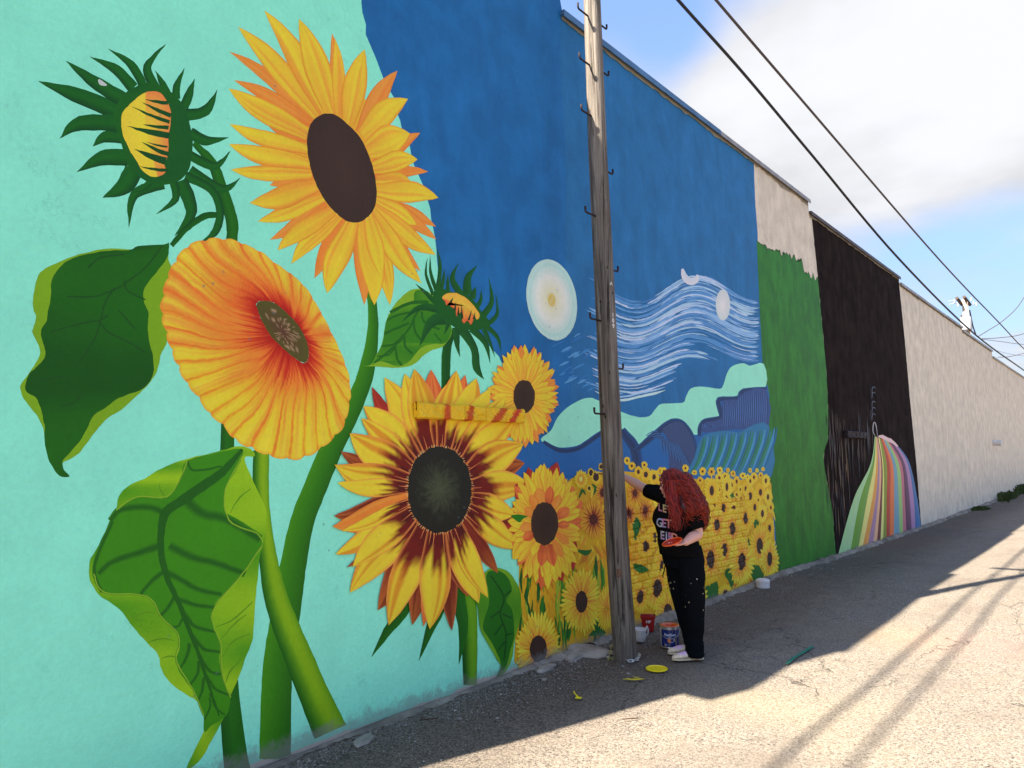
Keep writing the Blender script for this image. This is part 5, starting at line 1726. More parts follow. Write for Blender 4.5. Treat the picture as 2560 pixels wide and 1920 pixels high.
def text_mesh(body, size, bold=0.0):
    cu = bpy.data.curves.new('txt', 'FONT')
    cu.body = body
    cu.size = size
    cu.offset = bold
    cu.resolution_u = 3
    cu.align_x = 'CENTER'
    cu.align_y = 'CENTER'
    o = bpy.data.objects.new('txt', cu)
    S.collection.objects.link(o)
    dg = bpy.context.evaluated_depsgraph_get()
    me = bpy.data.meshes.new_from_object(o.evaluated_get(dg))
    vs = [tuple(v.co) for v in me.vertices]
    fs = [tuple(p.vertices) for p in me.polygons]
    bpy.data.objects.remove(o)
    bpy.data.curves.remove(cu)
    bpy.data.meshes.remove(me)
    return vs, fs


def subdiv(vs, fs, cuts=1):
    bm = bmesh.new()
    bv = [bm.verts.new(v) for v in vs]
    for f in fs:
        try:
            bm.faces.new([bv[i] for i in f])
        except ValueError:
            pass
    bmesh.ops.triangulate(bm, faces=bm.faces[:])
    for _ in range(cuts):
        bmesh.ops.subdivide_edges(bm, edges=[e for e in bm.edges if e.calc_length() > .012], cuts=1)
        bmesh.ops.triangulate(bm, faces=bm.faces[:])
    bm.verts.index_update()
    v2 = [tuple(v.co) for v in bm.verts]
    f2 = [tuple(v.index for v in f.verts) for f in bm.faces]
    bm.free()
    return v2, f2


def on_cyl(vs, cx, cy, cz, r, ang, lift=.002):
    """wrap flat text (x right, y up) round a vertical cylinder; ang = facing angle"""
    out = []
    for x, y, z in vs:
        a = ang + x / r
        out.append((cx + (r + lift) * math.cos(a), cy + (r + lift) * math.sin(a), cz + y))
    return out


cam_ang = math.atan2(-pbase.y, -pbase.x)
for ch, py in (('1', 798), ('0', 811), ('9', 824), ('^', 724)):
    tv, tf = text_mesh(ch, .052 if ch != '^' else .07, .0018)
    r = ray(1534 if ch != '^' else 1530, py)
    t_ = PX / r[0]
    z = r[2] * t_ + CAMH
    cc = pole_c(z)
    tv, tf = subdiv(tv, tf, 1)
    ob = mesh_ob('numeral', on_cyl(tv, cc.x, cc.y, z, pole_r(z), cam_ang + .75, .004), tf, M_WHITEP, pole)
z = 0.72
cc = pole_c(z)
vs, fs = [], []
for i in range(9):
    for j in range(2):
        a = cam_ang - .25 + i * .05
        vs.append((cc.x + (pole_r(z) + .006) * math.cos(a), cc.y + (pole_r(z) + .006) * math.sin(a), z + j * .07))
for i in range(8):
    fs.append((2 * i, 2 * i + 2, 2 * i + 3, 2 * i + 1))
mesh_ob('metal_tag', vs, fs, simple_mat('rusted_tag', C(96, 70, 56), .7, var=.4, scale=80), pole)
vs, fs = [], []
box(vs, fs, PX - .05, PX + .25, 5.02, 5.09, 8.0, 8.12)
box(vs, fs, PX - .65, PX + .35, 4.94, 5.02, 7.95, 8.05)
mesh_ob('crossarm', vs, fs, M_POLE, pole)

# ------------------------------------------------------------------ overhead cables
M_CABLE = simple_mat('black_cable', C(30, 26, 26), .6, .3, var=.1)
M_CABLE2 = simple_mat('grey_brown_cable', C(72, 60, 56), .6, .3, var=.1)


def cable(pts, r, mat, label, n=6):
    vs, fs = [], []
    tube(vs, fs, cr(pts, 8), r, n)
    o = mesh_ob('overhead_cable', vs, fs, mat, smooth=True)
    return tag(o, label, 'cable', 'overhead cables')


def along(x0, pts, a=.29):
    out = []
    for p in pts:
        r = ray(*p)
        t_ = (x0 - a * CAMH) / (r[0] + a * r[2])
        out.append((r[0] * t_, r[1] * t_, r[2] * t_ + CAMH))
    return out


A = along(-1.66, [(1695, 0), (1860, 185), (2025, 382), (2250, 650), (2440, 838), (2560, 926)])
cable([(-4.05, -30, 7.6), (-4.1, -14, 7.85), (-3.98, -2, 8.0), (-3.93, 4.6, 7.9)] + A + [(-3.3, 46, 5.2), (-3.8, 62, 6.6)], .023, M_CABLE, 'thick black cable, the lower of the two long cables over the alley')
B = along(-1.4, [(1790, 0), (2000, 245), (2349, 650), (2499, 808), (2560, 872)])
cable([(-3.7, -30, 8.0), (-3.8, -14, 8.2), (-3.75, -2, 8.3), (-3.72, 4.6, 8.1)] + B + [(-3.2, 48, 6.2), (-3.8, 62, 7.4)], .021, M_CABLE2, 'brown grey cable, the upper of the two long cables over the alley')


def at(px, py, d):
    r = ray(px, py)
    q = r * (d / float(np.dot(r, Fv)))
    return (q[0], q[1], q[2] + CAMH)


for pts, lab, rr_ in (([(2444, 842), (2470, 826), (2499, 808), (2535, 777), (2560, 743), (2620, 640)], 'thin cable rising to the right beside the far pole', .03), ([(2452, 847), (2503, 844), (2560, 834), (2680, 790)], 'thin sagging cable right of the far pole, upper one', .026), ([(2455, 848), (2503, 854), (2560, 861), (2680, 866)], 'thin level cable right of the far pole', .020),
                      ([(2488, 875), (2520, 884), (2560, 890), (2680, 900)], 'faint low cable near the right photo edge', .012), ([(2494, 893), (2520, 892), (2560, 883), (2680, 850)], 'lowest dark cable rising at the right photo edge', .022)):
    cable([at(x, y, 50) for x, y in pts], rr_, M_CABLE2, lab, 5)

# ------------------------------------------------------------------ far pole with transformer
DF = 55
fp = Vector(at(2420, 830, DF))
M_FPOLE = simple_mat('pale_pole', C(170, 150, 130), .8, var=.2)
M_FW = simple_mat('white_enamel', (0.36, 0.36, 0.36), .4, .5, var=.05)
M_FB = simple_mat('dark_timber', C(70, 56, 50), .8)
fpole = thing('utility_pole', 'distant pole with white transformer showing above the parapet', 'utility pole', (fp.x, fp.y, -.06))
top = Vector(at(2411, 748, DF))
vs, fs = [], []
tube(vs, fs, [(fp.x, fp.y, -.06), (top.x, top.y, top.z)], [.30, .20], 12)
mesh_ob('pole_shaft', vs, fs, M_FPOLE, fpole, smooth=True)
for a_, b_ in (((2392, 745), (2405, 762)), ((2410, 742), (2425, 762))):
    vs, fs = [], []
    tube(vs, fs, [at(*a_, DF - .5), at(*b_, DF + .3)], .13, 6)
    mesh_ob('crossarm', vs, fs, M_FB, fpole)
for (px, py) in ((2386, 753), (2395, 762), (2428, 748), (2434, 757), (2441, 760)):
    q = at(px, py, DF)
    vs, fs = [], []
    lathe(vs, fs, q[0], q[1], [(.0, q[2] + .15), (.06, q[2] + .13), (.03, q[2] + .07), (.07, q[2] + .02), (.03, q[2] - .04), (.07, q[2] - .1), (.02, q[2] - .18), (0, q[2] - .18)], 8)
    mesh_ob('insulator', vs, fs, M_FW, fpole, smooth=True)
for (p0, p1) in (((2371, 753), (2392, 751)), ((2373, 761), (2394, 757))):
    vs, fs = [], []
    tube(vs, fs, [at(*p0, DF), at(*p1, DF)], .03, 5)
    mesh_ob('bracket', vs, fs, M_FW, fpole)
q0, q1 = at(2417, 826, DF - .6), at(2414, 792, DF - .6)
vs, fs = [], []
lathe(vs, fs, q0[0], q0[1], [(0, q0[2]), (.36, q0[2]), (.38, q0[2] + .08), (.38, q1[2] - .1), (.33, q1[2]), (.1, q1[2] + .12), (0, q1[2] + .14)], 18)
mesh_ob('transformer', vs, fs, M_FW, fpole, smooth=True)
vs, fs = [], []
tube(vs, fs, [at(2404, 788, DF), at(2403, 800, DF), at(2406, 815, DF)], .07, 6)
mesh_ob('fuse_holder', vs, fs, M_FB, fpole)
vs, fs = [], []
tube(vs, fs, [at(2424, 775, DF), at(2428, 795, DF), at(2432, 815, DF), at(2440, 838, DF)], .05, 6)
mesh_ob('drop_cable', vs, fs, M_FB, fpole)

# ------------------------------------------------------------------ person
FH = Vector((math.sin(YAW), math.cos(YAW), 0))     # view direction on the ground
RH = Vector((math.cos(YAW), -math.sin(YAW), 0))    # photo right on the ground
PB = Vector((-3.0, 5.60, zb(5.6)))
NCH = (-RH * .80 - FH * .60).normalized()          # chest faces
SID = (RH * .60 - FH * .80).normalized()           # her left side
DREF = (PB).dot(FH)


def Q(px, py, dd=0.0):
    """photo point pushed to a vertical plane through her, dd metres behind it"""
    r = Vector(ray(px, py))
    t_ = (DREF + dd) / r.dot(FH)
    v = r * t_
    v.z += CAMH
    return v


person = thing('person', 'woman with curly red hair in black shirt and trousers painting the wall with arm outstretched', 'person', PB)


def loft(vs, fs, rings, n=20, caps=True):
    """rings: (centre, axis_a, ra, axis_b, rb)"""
    k0 = len(vs)
    for c_, A_, ra, B_, rb in rings:
        for j in range(n):
            an = 2 * math.pi * j / n
            p = c_ + A_ * (ra * math.cos(an)) + B_ * (rb * math.sin(an))
            vs.append(tuple(p))
    for i in range(len(rings) - 1):
        for j in range(n):
            k = (j + 1) % n
            fs.append((k0 + i * n + j, k0 + i * n + k, k0 + (i + 1) * n + k, k0 + (i + 1) * n + j))
    if caps:
        fs.append(tuple(k0 + j for j in range(n))[::-1])
        e = k0 + (len(rings) - 1) * n
        fs.append(tuple(e + j for j in range(n)))


def vrings(rows, n=6):
    """rows: (px, py, dd, r_side, r_front) -> smooth vertical loft along chest axes"""
    q = [(*Q(px, py, dd), ra, rb) for px, py, dd, ra, rb in rows]
    q = cr(q, n)
    return [(Vector(p[:3]), SID, p[3], NCH, p[4]) for p in q]


def ball(vs, fs, c_, rx, ry, rz, ax=None, n=14):
    bm = bmesh.new()
    bmesh.ops.create_uvsphere(bm, u_segments=n, v_segments=n // 2 + 2, radius=1)
    ax = ax or (Vector((1, 0, 0)), Vector((0, 1, 0)), Vector((0, 0, 1)))
    k = len(vs)
    for v in bm.verts:
        vs.append(tuple(Vector(c_) + ax[0] * (v.co.x * rx) + ax[1] * (v.co.y * ry) + ax[2] * (v.co.z * rz)))
    fs.extend(tuple(k + v.index for v in f.verts) for f in bm.faces)
    bm.free()


def fuse(name, vs, fs, mat, parent, voxel, smooth_it=6, disp=None):
    """join overlapping closed shapes in one continuous skin"""
    ob = mesh_ob(name, vs, fs, mat, parent, smooth=True)
    md = ob.modifiers.new('remesh', 'REMESH')
    md.mode = 'VOXEL'
    md.voxel_size = voxel
    md.use_smooth_shade = True
    if smooth_it:
        sm = ob.modifiers.new('smooth', 'SMOOTH')
        sm.factor = .5
        sm.iterations = smooth_it
    dg = bpy.context.evaluated_depsgraph_get()
    me = bpy.data.meshes.new_from_object(ob.evaluated_get(dg))
    ob.modifiers.clear()
    ob.data = me
    if disp:
        base = wloc(ob)
        for v in me.vertices:
            v.co += v.normal * disp(v.co + base)
    return ob


UPV = Vector((0, 0, 1))
# ---- body
vs, fs = [], []
loft(vs, fs, vrings([(1722, 1400, 0, .14, .10), (1702, 1380, 0, .185, .135), (1695, 1340, .02, .160, .120), (1692, 1295, .02, .170, .130), (1692, 1262, .02, .155, .095), (1690, 1246, .02, .08, .07)]))
loft(vs, fs, vrings([(1692, 1262, .02, .075, .065), (1688, 1244, .01, .055, .055), (1684, 1228, 0, .054, .056), (1682, 1212, 0, .05, .05)]))
# head: facing photo left and slightly down
HF = (-RH * .97 - FH * .15 - UPV * .12).normalized()
HS = HF.cross(UPV).normalized()
HU = HS.cross(HF).normalized()
hc = Q(1681, 1210, 0)
ball(vs, fs, hc + HU * .025, .078, .098, .098, (HS, HF, HU), 22)
ball(vs, fs, hc + HF * .030 - HU * .045, .058, .060, .066, (HS, HF, HU), 16)
ball(vs, fs, hc + HF * .078 - HU * .092, .022, .020, .018, (HS, HF, HU), 10)      # chin
ball(vs, fs, hc + HF * .094 - HU * .055, .024, .012, .010, (HS, HF, HU), 10)      # lips
ball(vs, fs, hc + HF * .094 - HU * .068, .020, .011, .008, (HS, HF, HU), 10)
tube(vs, fs, [hc + HF * .085 + HU * .012, hc + HF * .100 - HU * .010, hc + HF * .113 - HU * .030], [.009, .011, .014], 8)   # nose
ball(vs, fs, hc + HF * .103 - HU * .033, .019, .011, .009, (HS, HF, HU), 10)
for s_ in (-1, 1):
    ball(vs, fs, hc + HS * (.078 * s_) - HU * .012 - HF * .005, .010, .020, .030, (HS, HF, HU), 10)   # ears
    ball(vs, fs, hc + HS * (.033 * s_) + HF * .086 + HU * .026, .026, .012, .008, (HS, HF, HU), 10)    # brows
    ball(vs, fs, hc + HS * (.040 * s_) + HF * .070 - HU * .025, .026, .024, .024, (HS, HF, HU), 10)    # cheeks


def limb(pts, rad, n=14):
    q = cr([(*p, r) for p, r in zip(pts, rad)], 5)
    tube(vs, fs, [p[:3] for p in q], [p[3] for p in q], n)


def finger(root, d, bend_dir, L, r, curl):
    """three bones that curl towards bend_dir"""
    p = Vector(root)
    d = d.normalized()
    pts = [p - d * .012, p.copy()]
    axis = d.cross(bend_dir).normalized()
    for i, f in enumerate((.45, .32, .23)):
        d = Matrix.Rotation(curl * (.6 + .5 * i), 3, axis) @ d
        p = p + d * (L * f)
        pts.append(p.copy())
    tube(vs, fs, pts, [r, r * 1.02, r * .98, r * .9, r * .72], 8)


def hand(wrist, fwd, palm_n, side, curl, thumb_side, scale=1.0, thumb_curl=.5):
    """fwd along the hand, palm_n out of the palm, side across it"""
    s = scale
    w = Vector(wrist)
    for k, (ox, wid) in enumerate(((.012, .026), (.035, .034), (.062, .040), (.084, .038))):
        ball(vs, fs, w + fwd * ox * s, wid * s, .028 * s, .014 * s, (side, fwd, palm_n), 12)
    for i, (o_, L) in enumerate(((-.030, .066), (-.010, .075), (.010, .070), (.029, .055))):
        finger(w + fwd * (.092 - .004 * abs(i - 1)) * s + side * (o_ * s * -thumb_side), fwd + side * (o_ * 1.2 * -thumb_side), palm_n, L * s, .0088 * s, curl * (1 + .1 * i))
    finger(w + fwd * .034 * s + side * (.030 * s * thumb_side), fwd * .6 + side * (.8 * thumb_side) + palm_n * .25, -side * thumb_side + palm_n * .3, .060 * s, .0105 * s, thumb_curl)


# far arm, stretched to the wall
sh = Q(1660, 1240, .15)
el = Q(1606, 1219, .36)
wr = Q(1551, 1186, .60)
limb([Q(1685, 1252, .05), sh, sh.lerp(el, .5), el, el.lerp(wr, .3), el.lerp(wr, .7), wr], [.065, .062, .052, .044, .045, .035, .027])
bt = Vector((WX + .012, *WP(1482, 1183)))
fwd = (wr - el).normalized().lerp((bt - wr).normalized(), .5).normalized()
pn = (FH * .4 - UPV * .8).normalized()
pn = (pn - fwd * pn.dot(fwd)).normalized()
hand(wr, fwd, pn, fwd.cross(pn).normalized(), .75, -1, 1.0, .6)
grip = wr + fwd * .095 + pn * .030
# near arm, elbow bent, palm up under the lid
sh2 = Q(1722, 1256, -.13)
el2 = Q(1744, 1333, -.14)
wr2 = Q(1712, 1357, -.30)
limb([Q(1700, 1255, -.05), sh2, sh2.lerp(el2, .5), el2, el2.lerp(wr2, .4), el2.lerp(wr2, .8), wr2], [.065, .062, .055, .046, .045, .034, .028])
LC = Q(1681, 1360, -.36)
fwd2 = (LC - wr2 - UPV * .01).normalized()
pn2 = (UPV - fwd2 * UPV.dot(fwd2)).normalized()
hand(wr2, fwd2, pn2, fwd2.cross(pn2).normalized(), .22, 1, 1.0, .5)
# legs (inside the trousers) down to the ankles
legs_near = [(1722, 1392, -.06, .095), (1730, 1440, -.07, .088), (1735, 1500, -.06, .068), (1736, 1525, -.05, .056), (1737, 1575, -.03, .052), (1738, 1630, -.02, .036), (1739, 1648, -.02, .036)]
legs_far = [(1700, 1396, .10, .095), (1704, 1440, .12, .088), (1714, 1500, .14, .068), (1719, 1525, .15, .056), (1730, 1570, .16, .052), (1739, 1622, .17, .036), (1740, 1637, .17, .036)]
for lg in (legs_near, legs_far):
    limb([Q(a, b_, c_) for a, b_, c_, r in lg], [r for *_, r in lg], 14)
m, t, b = new_mat('skin', .5, .4)
b.inputs['Base Color'].default_value = (*C(214, 158, 138), 1)
b.inputs['Subsurface Weight'].default_value = .08
M_SKIN = m
body = fuse('body', vs, fs, M_SKIN, person, .0045, 3)

# eyes, brows and lips
M_EYE = simple_mat('eye_white', (.6, .58, .55), .3, .5, var=.02)
M_IRIS = simple_mat('iris', (.05, .08, .07), .2, .5, var=.02)
for s_ in (-1, 1):
    vs, fs = [], []
    ec = hc + HS * (.032 * s_) + HF * .082 + HU * .008
    ball(vs, fs, ec, .013, .013, .012, (HS, HF, HU), 12)
    eo = mesh_ob('eye', vs, fs, M_EYE, person, smooth=True)
    vs, fs = [], []
    ball(vs, fs, ec + HF * .010, .0055, .004, .0055, (HS, HF, HU), 10)
    mesh_ob('iris', vs, fs, M_IRIS, eo, smooth=True)

# ---- black T-shirt
vs, fs = [], []
loft(vs, fs, vrings([(1703, 1388, 0, .205, .150), (1699, 1370, 0, .202, .150), (1692, 1335, .01, .186, .145), (1688, 1300, .01, .198, .190), (1688, 1280, .01, .194, .192), (1689, 1262, .02, .178, .128), (1690, 1248, .02, .125, .085), (1689, 1241, .02, .068, .066)], 5))
limb([Q(1684, 1252, .06), Q(1660, 1239, .15), Q(1640, 1232, .22), Q(1617, 1225, .31)], [.085, .088, .078, .066])
limb([Q(1700, 1256, -.05), Q(1722, 1262, -.13), Q(1734, 1300, -.14), Q(1741, 1322, -.15)], [.085, .090, .084, .076])
M_SHIRT = simple_mat('black_cotton', (.006, .0056, .006), .95, .03, var=.3, scale=60, bump=.3)
shirt = fuse('shirt', vs, fs, M_SHIRT, person, .009, 7,
             lambda p: .009 * noise.noise(Vector((p.x * 7, p.y * 7, p.z * 14))) + .004 * noise.noise(Vector((p.x * 18, p.y * 18, p.z * 9))))


def bvh_of(ob):
    me = ob.data
    base = wloc(ob)
    return BVHTree.FromPolygons([v.co + base for v in me.vertices], [tuple(p.vertices) for p in me.polygons])


bv = bvh_of(shirt)
m, t, b = new_mat('shirt_print', .6, .3)
at_ = N(t, 'ShaderNodeAttribute', attribute_name='Col')
t.links.new(at_.outputs['Color'], b.inputs['Base Color'])
M_PRINT = m
PASTEL = [C(222, 120, 150), C(200, 220, 170), C(214, 214, 224), C(226, 150, 120), C(140, 200, 190), C(150, 160, 214), C(226, 206, 130), C(190, 130, 190)]
vdir = Vector((*(-np.array(ray(1665, 1310))),)).normalized()
lx = (RH * .86 + FH * -.34).normalized()
CAMV = Vector((0, 0, CAMH))
KX, KY = 212.0, 285.0
for ln, (body_t, py, pxc, size, wdt, tl) in enumerate((("LET'S", 1275, 1670, .092, 52, .30), ('GET', 1309, 1660, .105, 34, .13), ('WEIRD', 1341, 1666, .100, 51, .18))):
    nlet = len(body_t)
    for k, ch in enumerate(body_t):
        tv, tf = text_mesh(ch, size, .0028)
        tv, tf = subdiv(tv, tf, 2)
        xo = (k - (nlet - 1) / 2) * wdt / nlet
        if body_t == "LET'S":
            xo = (-20, -9, 3, 10, 18)[k]
        out, ok, cols = [], True, []
        for x, y, z in tv:
            dx = xo + x * KX
            d_ = Vector(ray(pxc + dx, py + tl * dx - y * KY)).normalized()
            hit, nrm, idx, dist = bv.ray_cast(CAMV, d_, 12)
            if hit is None:
                ok = False
                break
            out.append(tuple(hit - d_ * .004))
            cols.append(tuple(.8 * q_ for q_ in mx(PASTEL[(k * 3 + ln * 2) % 8], PASTEL[(k * 3 + ln * 2 + 3) % 8], (y / size + .5))))
        if ok:
            mesh_ob('printed_letter', out, tf, M_PRINT, shirt, cols)

# ---- trousers
vs, fs = [], []
loft(vs, fs, vrings([(1704, 1362, 0, .185, .135), (1706, 1378, .0, .196, .142), (1708, 1396, .02, .200, .146), (1712, 1418, .02, .180, .135)], 4))
limb([Q(1722, 1390, -.08), Q(1730, 1440, -.08), Q(1734, 1500, -.06), Q(1735, 1560, -.04), Q(1736, 1610, -.03), Q(1737, 1640, -.02)], [.112, .108, .096, .087, .080, .078], 18)
limb([Q(1696, 1396, .10), Q(1698, 1440, .12), Q(1708, 1500, .14), Q(1722, 1560, .16), Q(1735, 1605, .17), Q(1740, 1630, .17)], [.108, .104, .092, .084, .080, .078], 18)
m, t, b = new_mat('black_trousers', .95, .03)
g = N(t, 'ShaderNodeNewGeometry').outputs['Position']
vv = N(t, 'ShaderNodeTexVoronoi', feature='F1', inp={'Scale': 26.0})
t.links.new(stretch(t, g, 1, 1, .7), vv.inputs['Vector'])
sg = N(t, 'ShaderNodeSeparateXYZ')
t.links.new(g, sg.inputs[0])
band_ = math_n(t, 'MULTIPLY', smooth_n(t, sg.outputs[2], .35, .5), smooth_n(t, sg.outputs[2], .85, .7))
spk = math_n(t, 'MULTIPLY', math_n(t, 'MULTIPLY', smooth_n(t, vv.outputs['Distance'], .17, .10), smooth_n(t, noise_n(t, g, 9.0), .47, .56)), band_)
cc_ = mixc(t, math_n(t, 'MULTIPLY', spk, .8), mixc(t, noise_n(t, g, 5.0), (.004, .0042, .005), (.005, .007, .010)), mixc(t, noise_n(t, g, 21.0), C(220, 200, 210), C(200, 190, 110)))
t.links.new(cc_, b.inputs['Base Color'])
trousers = fuse('trousers', vs, fs, m, person, .010, 7,
                lambda p: .013 * noise.noise(Vector((p.x * 6, p.y * 6, p.z * 8))) + .007 * max(0, 1 - (p.z - .1) * 3) * noise.noise(Vector((p.x * 8, p.y * 8, p.z * 26))))
vs, fs = [], []
tube(vs, fs, [Q(1663, 1412, .0), Q(1661, 1425, -.01), Q(1657, 1438, -.01), Q(1658, 1444, -.01)], .005, 6)
mesh_ob('drawstring', vs, fs, M_SHIRT, person)

# ---- shoes
M_SHOE = simple_mat('pale_canvas', C(226, 206, 178), .8, .2, var=.12, scale=40, bump=.2)
M_SHOEL = simple_mat('lilac_canvas', C(226, 190, 222), .8, .2, var=.08, scale=40)
M_SOLE = simple_mat('rubber_sole', C(206, 190, 160), .7, .3, var=.15, scale=30)


def shoe(heel, toe):
    heel, toe = Vector(heel), Vector(toe)
    d = (toe - heel)
    L = d.length
    d.normalize()
    s_ = Vector((-d.y, d.x, 0)).normalized()
    g_ = zb(heel.y) + .014
    vs, fs = [], []
    prof_ = [(0, .018, .02), (.02, .034, .062), (.10, .038, .070), (.30, .037, .066), (.50, .042, .058), (.68, .047, .047), (.85, .044, .036), (.95, .030, .026), (1.0, .010, .014)]
    rings_ = [(Vector((heel.x, heel.y, 0)) + d * (u * L) + UPV * (g_ + .014 + h * .5), s_, w, UPV, h * .5) for u, w, h in cr(prof_, 3)]
    loft(vs, fs, rings_, 16)
    so = mesh_ob('shoe', vs, fs, M_SHOE, person, smooth=True)
    vs, fs = [], []
    rings_ = [(Vector((heel.x, heel.y, 0)) + d * (u * L * 1.02 - .003) + UPV * (g_ + .009), s_, w * 1.07, UPV, .010) for u, w, h in cr(prof_, 3)]
    loft(vs, fs, rings_, 16)
    mesh_ob('sole', vs, fs, M_SOLE, so, smooth=True)
    vs, fs = [], []
    rings_ = [(Vector((heel.x, heel.y, 0)) + d * (u * L) + UPV * (g_ + .014 + h * .5 + .0025), s_, w, UPV, h * .5) for u, w, h in cr([(.46, .028, .060), (.55, .040, .0565), (.66, .043, .049), (.76, .040, .042), (.82, .026, .038)], 3)]
    loft(vs, fs, rings_, 16)
    mesh_ob('toe_panel', vs, fs, M_SHOEL, so, smooth=True)
    return so


hl, to_ = GP(1757, 1652), GP(1681, 1655)
shoe(hl, to_)
off = FH * .19 + RH * .005
shoe(hl + off, to_ + off)

# ---- hair: a mass of separate curls
vs, fs = [], []
HR = [(1686, 1184, .0, .075, .080), (1688, 1193, .0, .110, .112), (1695, 1215, -.01, .135, .125), (1705, 1240, -.04, .155, .135), (1714, 1268, -.09, .160, .145), (1721, 1292, -.07, .120, .140), (1726, 1314, -.05, .10, .125), (1727, 1332, -.05, .06, .10)]
hq = cr([(*Q(px, py, dd), ra, rb) for px, py, dd, ra, rb in HR], 6)
loft(vs, fs, [(Vector(p[:3]) - HF * .0, HS, p[3] * .86, HF, p[4] * .86) for p in hq], 24)
# cut out of the face side
hv = []
for v in vs:
    p = Vector(v)
    rel = p - hc
    f_ = rel.dot(HF)
    up_ = rel.dot(HU)
    if f_ > .03 and up_ < .05:
        lim = .055 + max(0, up_) * 1.1
        p -= HF * max(0, f_ - lim)
    hv.append(tuple(p))
m, t, b = new_mat('red_hair', .42, .5)
at_ = N(t, 'ShaderNodeAttribute', attribute_name='Col')
t.links.new(at_.outputs['Color'], b.inputs['Base Color'])
M_HAIR = m
cols = [C(64, 8, 4)] * len(hv)
rh = random.Random(17)
hvs, hfs = list(hv), list(fs)
for k in range(1250):
    # start on the crown, run down the outside of the mass
    th = rh.uniform(0, 2 * math.pi)
    ca, sa = math.cos(th), math.sin(th)
    if sa > .45 and rh.random() < .55:
        th += math.pi
        ca, sa = math.cos(th), math.sin(th)
    front = sa > .3
    s0 = rh.uniform(0, .25)
    s1 = min(1.0, s0 + rh.uniform(.35, 1.0))
    if front:
        s1 = min(s1, .38)
    depth_ = rh.uniform(.80, 1.13) if rh.random() < .86 else rh.uniform(1.1, 1.24)
    amp = rh.uniform(.004, .016)
    frq = rh.uniform(26, 75)
    ph = rh.uniform(0, 6.28)
    pts, rad = [], []
    n_ = int(16 + 34 * (s1 - s0))
    wander = rh.uniform(-.5, .5)
    for i in range(n_ + 1):
        s_ = s0 + (s1 - s0) * i / n_
        f = s_ * (len(hq) - 1)
        i0 = min(int(f), len(hq) - 2)
        q = [hq[i0][j] + (hq[i0 + 1][j] - hq[i0][j]) * (f - i0) for j in range(5)]
        a_ = th + wander * (s_ - s0)
        grow = depth_ * (1 + .12 * (s_ - .3))
        p = Vector(q[:3]) + HS * (q[3] * grow * math.cos(a_)) + HF * (q[4] * grow * math.sin(a_))
        arc = i / n_ * (s1 - s0) * .62
        p += HS * (amp * math.cos(ph + frq * arc * 2)) + HF * (amp * math.sin(ph + frq * arc * 2)) + UPV * (amp * .4 * math.sin(ph * 2 + frq * arc * 2))
        rel = p - hc
        f_, up_ = rel.dot(HF), rel.dot(HU)
        if f_ > .082 and -.16 < up_ < .045:
            p -= HF * (f_ - .082 - rh.uniform(0, .01)) * .9
        pts.append(p)
        rad.append(.0030 * (1 - .75 * (i / n_) ** 3))
    k0 = len(hvs)
    tube(hvs, hfs, pts, rad, 4, cap=False)
    col = mx(C(58, 8, 5), C(178, 40, 12), rh.random() ** 1.3)
    n2 = len(hvs) - k0
    cols += [mx(col, C(176, 62, 22), .3 * (j / n2)) for j in range(n2)]
# crown curls over the top of the head and fringe down to the brow
for k in range(330):
    th = rh.uniform(0, 6.283)
    pts, rad = [], []
    ph = rh.uniform(0, 6.28)
    amp = rh.uniform(.004, .009)
    end = rh.uniform(1.2, 1.75) if math.cos(th) < .6 else rh.uniform(.9, 1.15)
    for i in range(15):
        el_ = end * i / 14
        p = hc + HU * .030 + HF * ((.106 * math.sin(el_)) * math.cos(th) - .008) + HS * (.098 * math.sin(el_) * math.sin(th)) + HU * (.104 * math.cos(el_))
        p += HS * (amp * math.cos(ph + i * .9)) + HF * (amp * math.sin(ph + i * .9))
        pts.append(p)
        rad.append(.0029)
    k0 = len(hvs)
    tube(hvs, hfs, pts, rad, 4, cap=False)
    cols += [mx(C(58, 8, 5), C(172, 38, 12), rh.random())] * (len(hvs) - k0)
# locks that fall in front of the near shoulder and along the cheek
for k in range(260):
    su, sv = rh.gauss(0, 7), rh.uniform(-.03, .03)
    cheek = k < 90
    if cheek:
        path_ = [(1672, 1188, -.05), (1666, 1203, -.10), (1668, 1222, -.11), (1674, 1245, -.13), (1680, 1270, -.20)]
        su *= .5
    else:
        path_ = [(1684, 1200, -.12), (1680, 1235, -.16), (1686, 1268, -.23), (1692, 1298, -.26), (1694, 1330, -.255)]
    e_ = rh.uniform(.6, 1.0)
    q_ = cr([tuple(Q(a_ + su, b_, c_ + sv)) for a_, b_, c_ in path_], 9)
    q_ = q_[:int(len(q_) * e_)]
    ph, amp, frq = rh.uniform(0, 6.28), rh.uniform(.006, .013), rh.uniform(.5, .9)
    pts = [Vector(p) + RH * (amp * math.cos(ph + i * frq)) + FH * (amp * math.sin(ph + i * frq)) for i, p in enumerate(q_)]
    k0 = len(hvs)
    tube(hvs, hfs, pts, [.0029 * (1 - .7 * (i / len(pts)) ** 3) for i in range(len(pts))], 4, cap=False)
    cols += [mx(C(58, 8, 5), C(172, 38, 12), rh.random())] * (len(hvs) - k0)
hair = mesh_ob('hair', hvs, hfs, M_HAIR, person, cols, smooth=True)

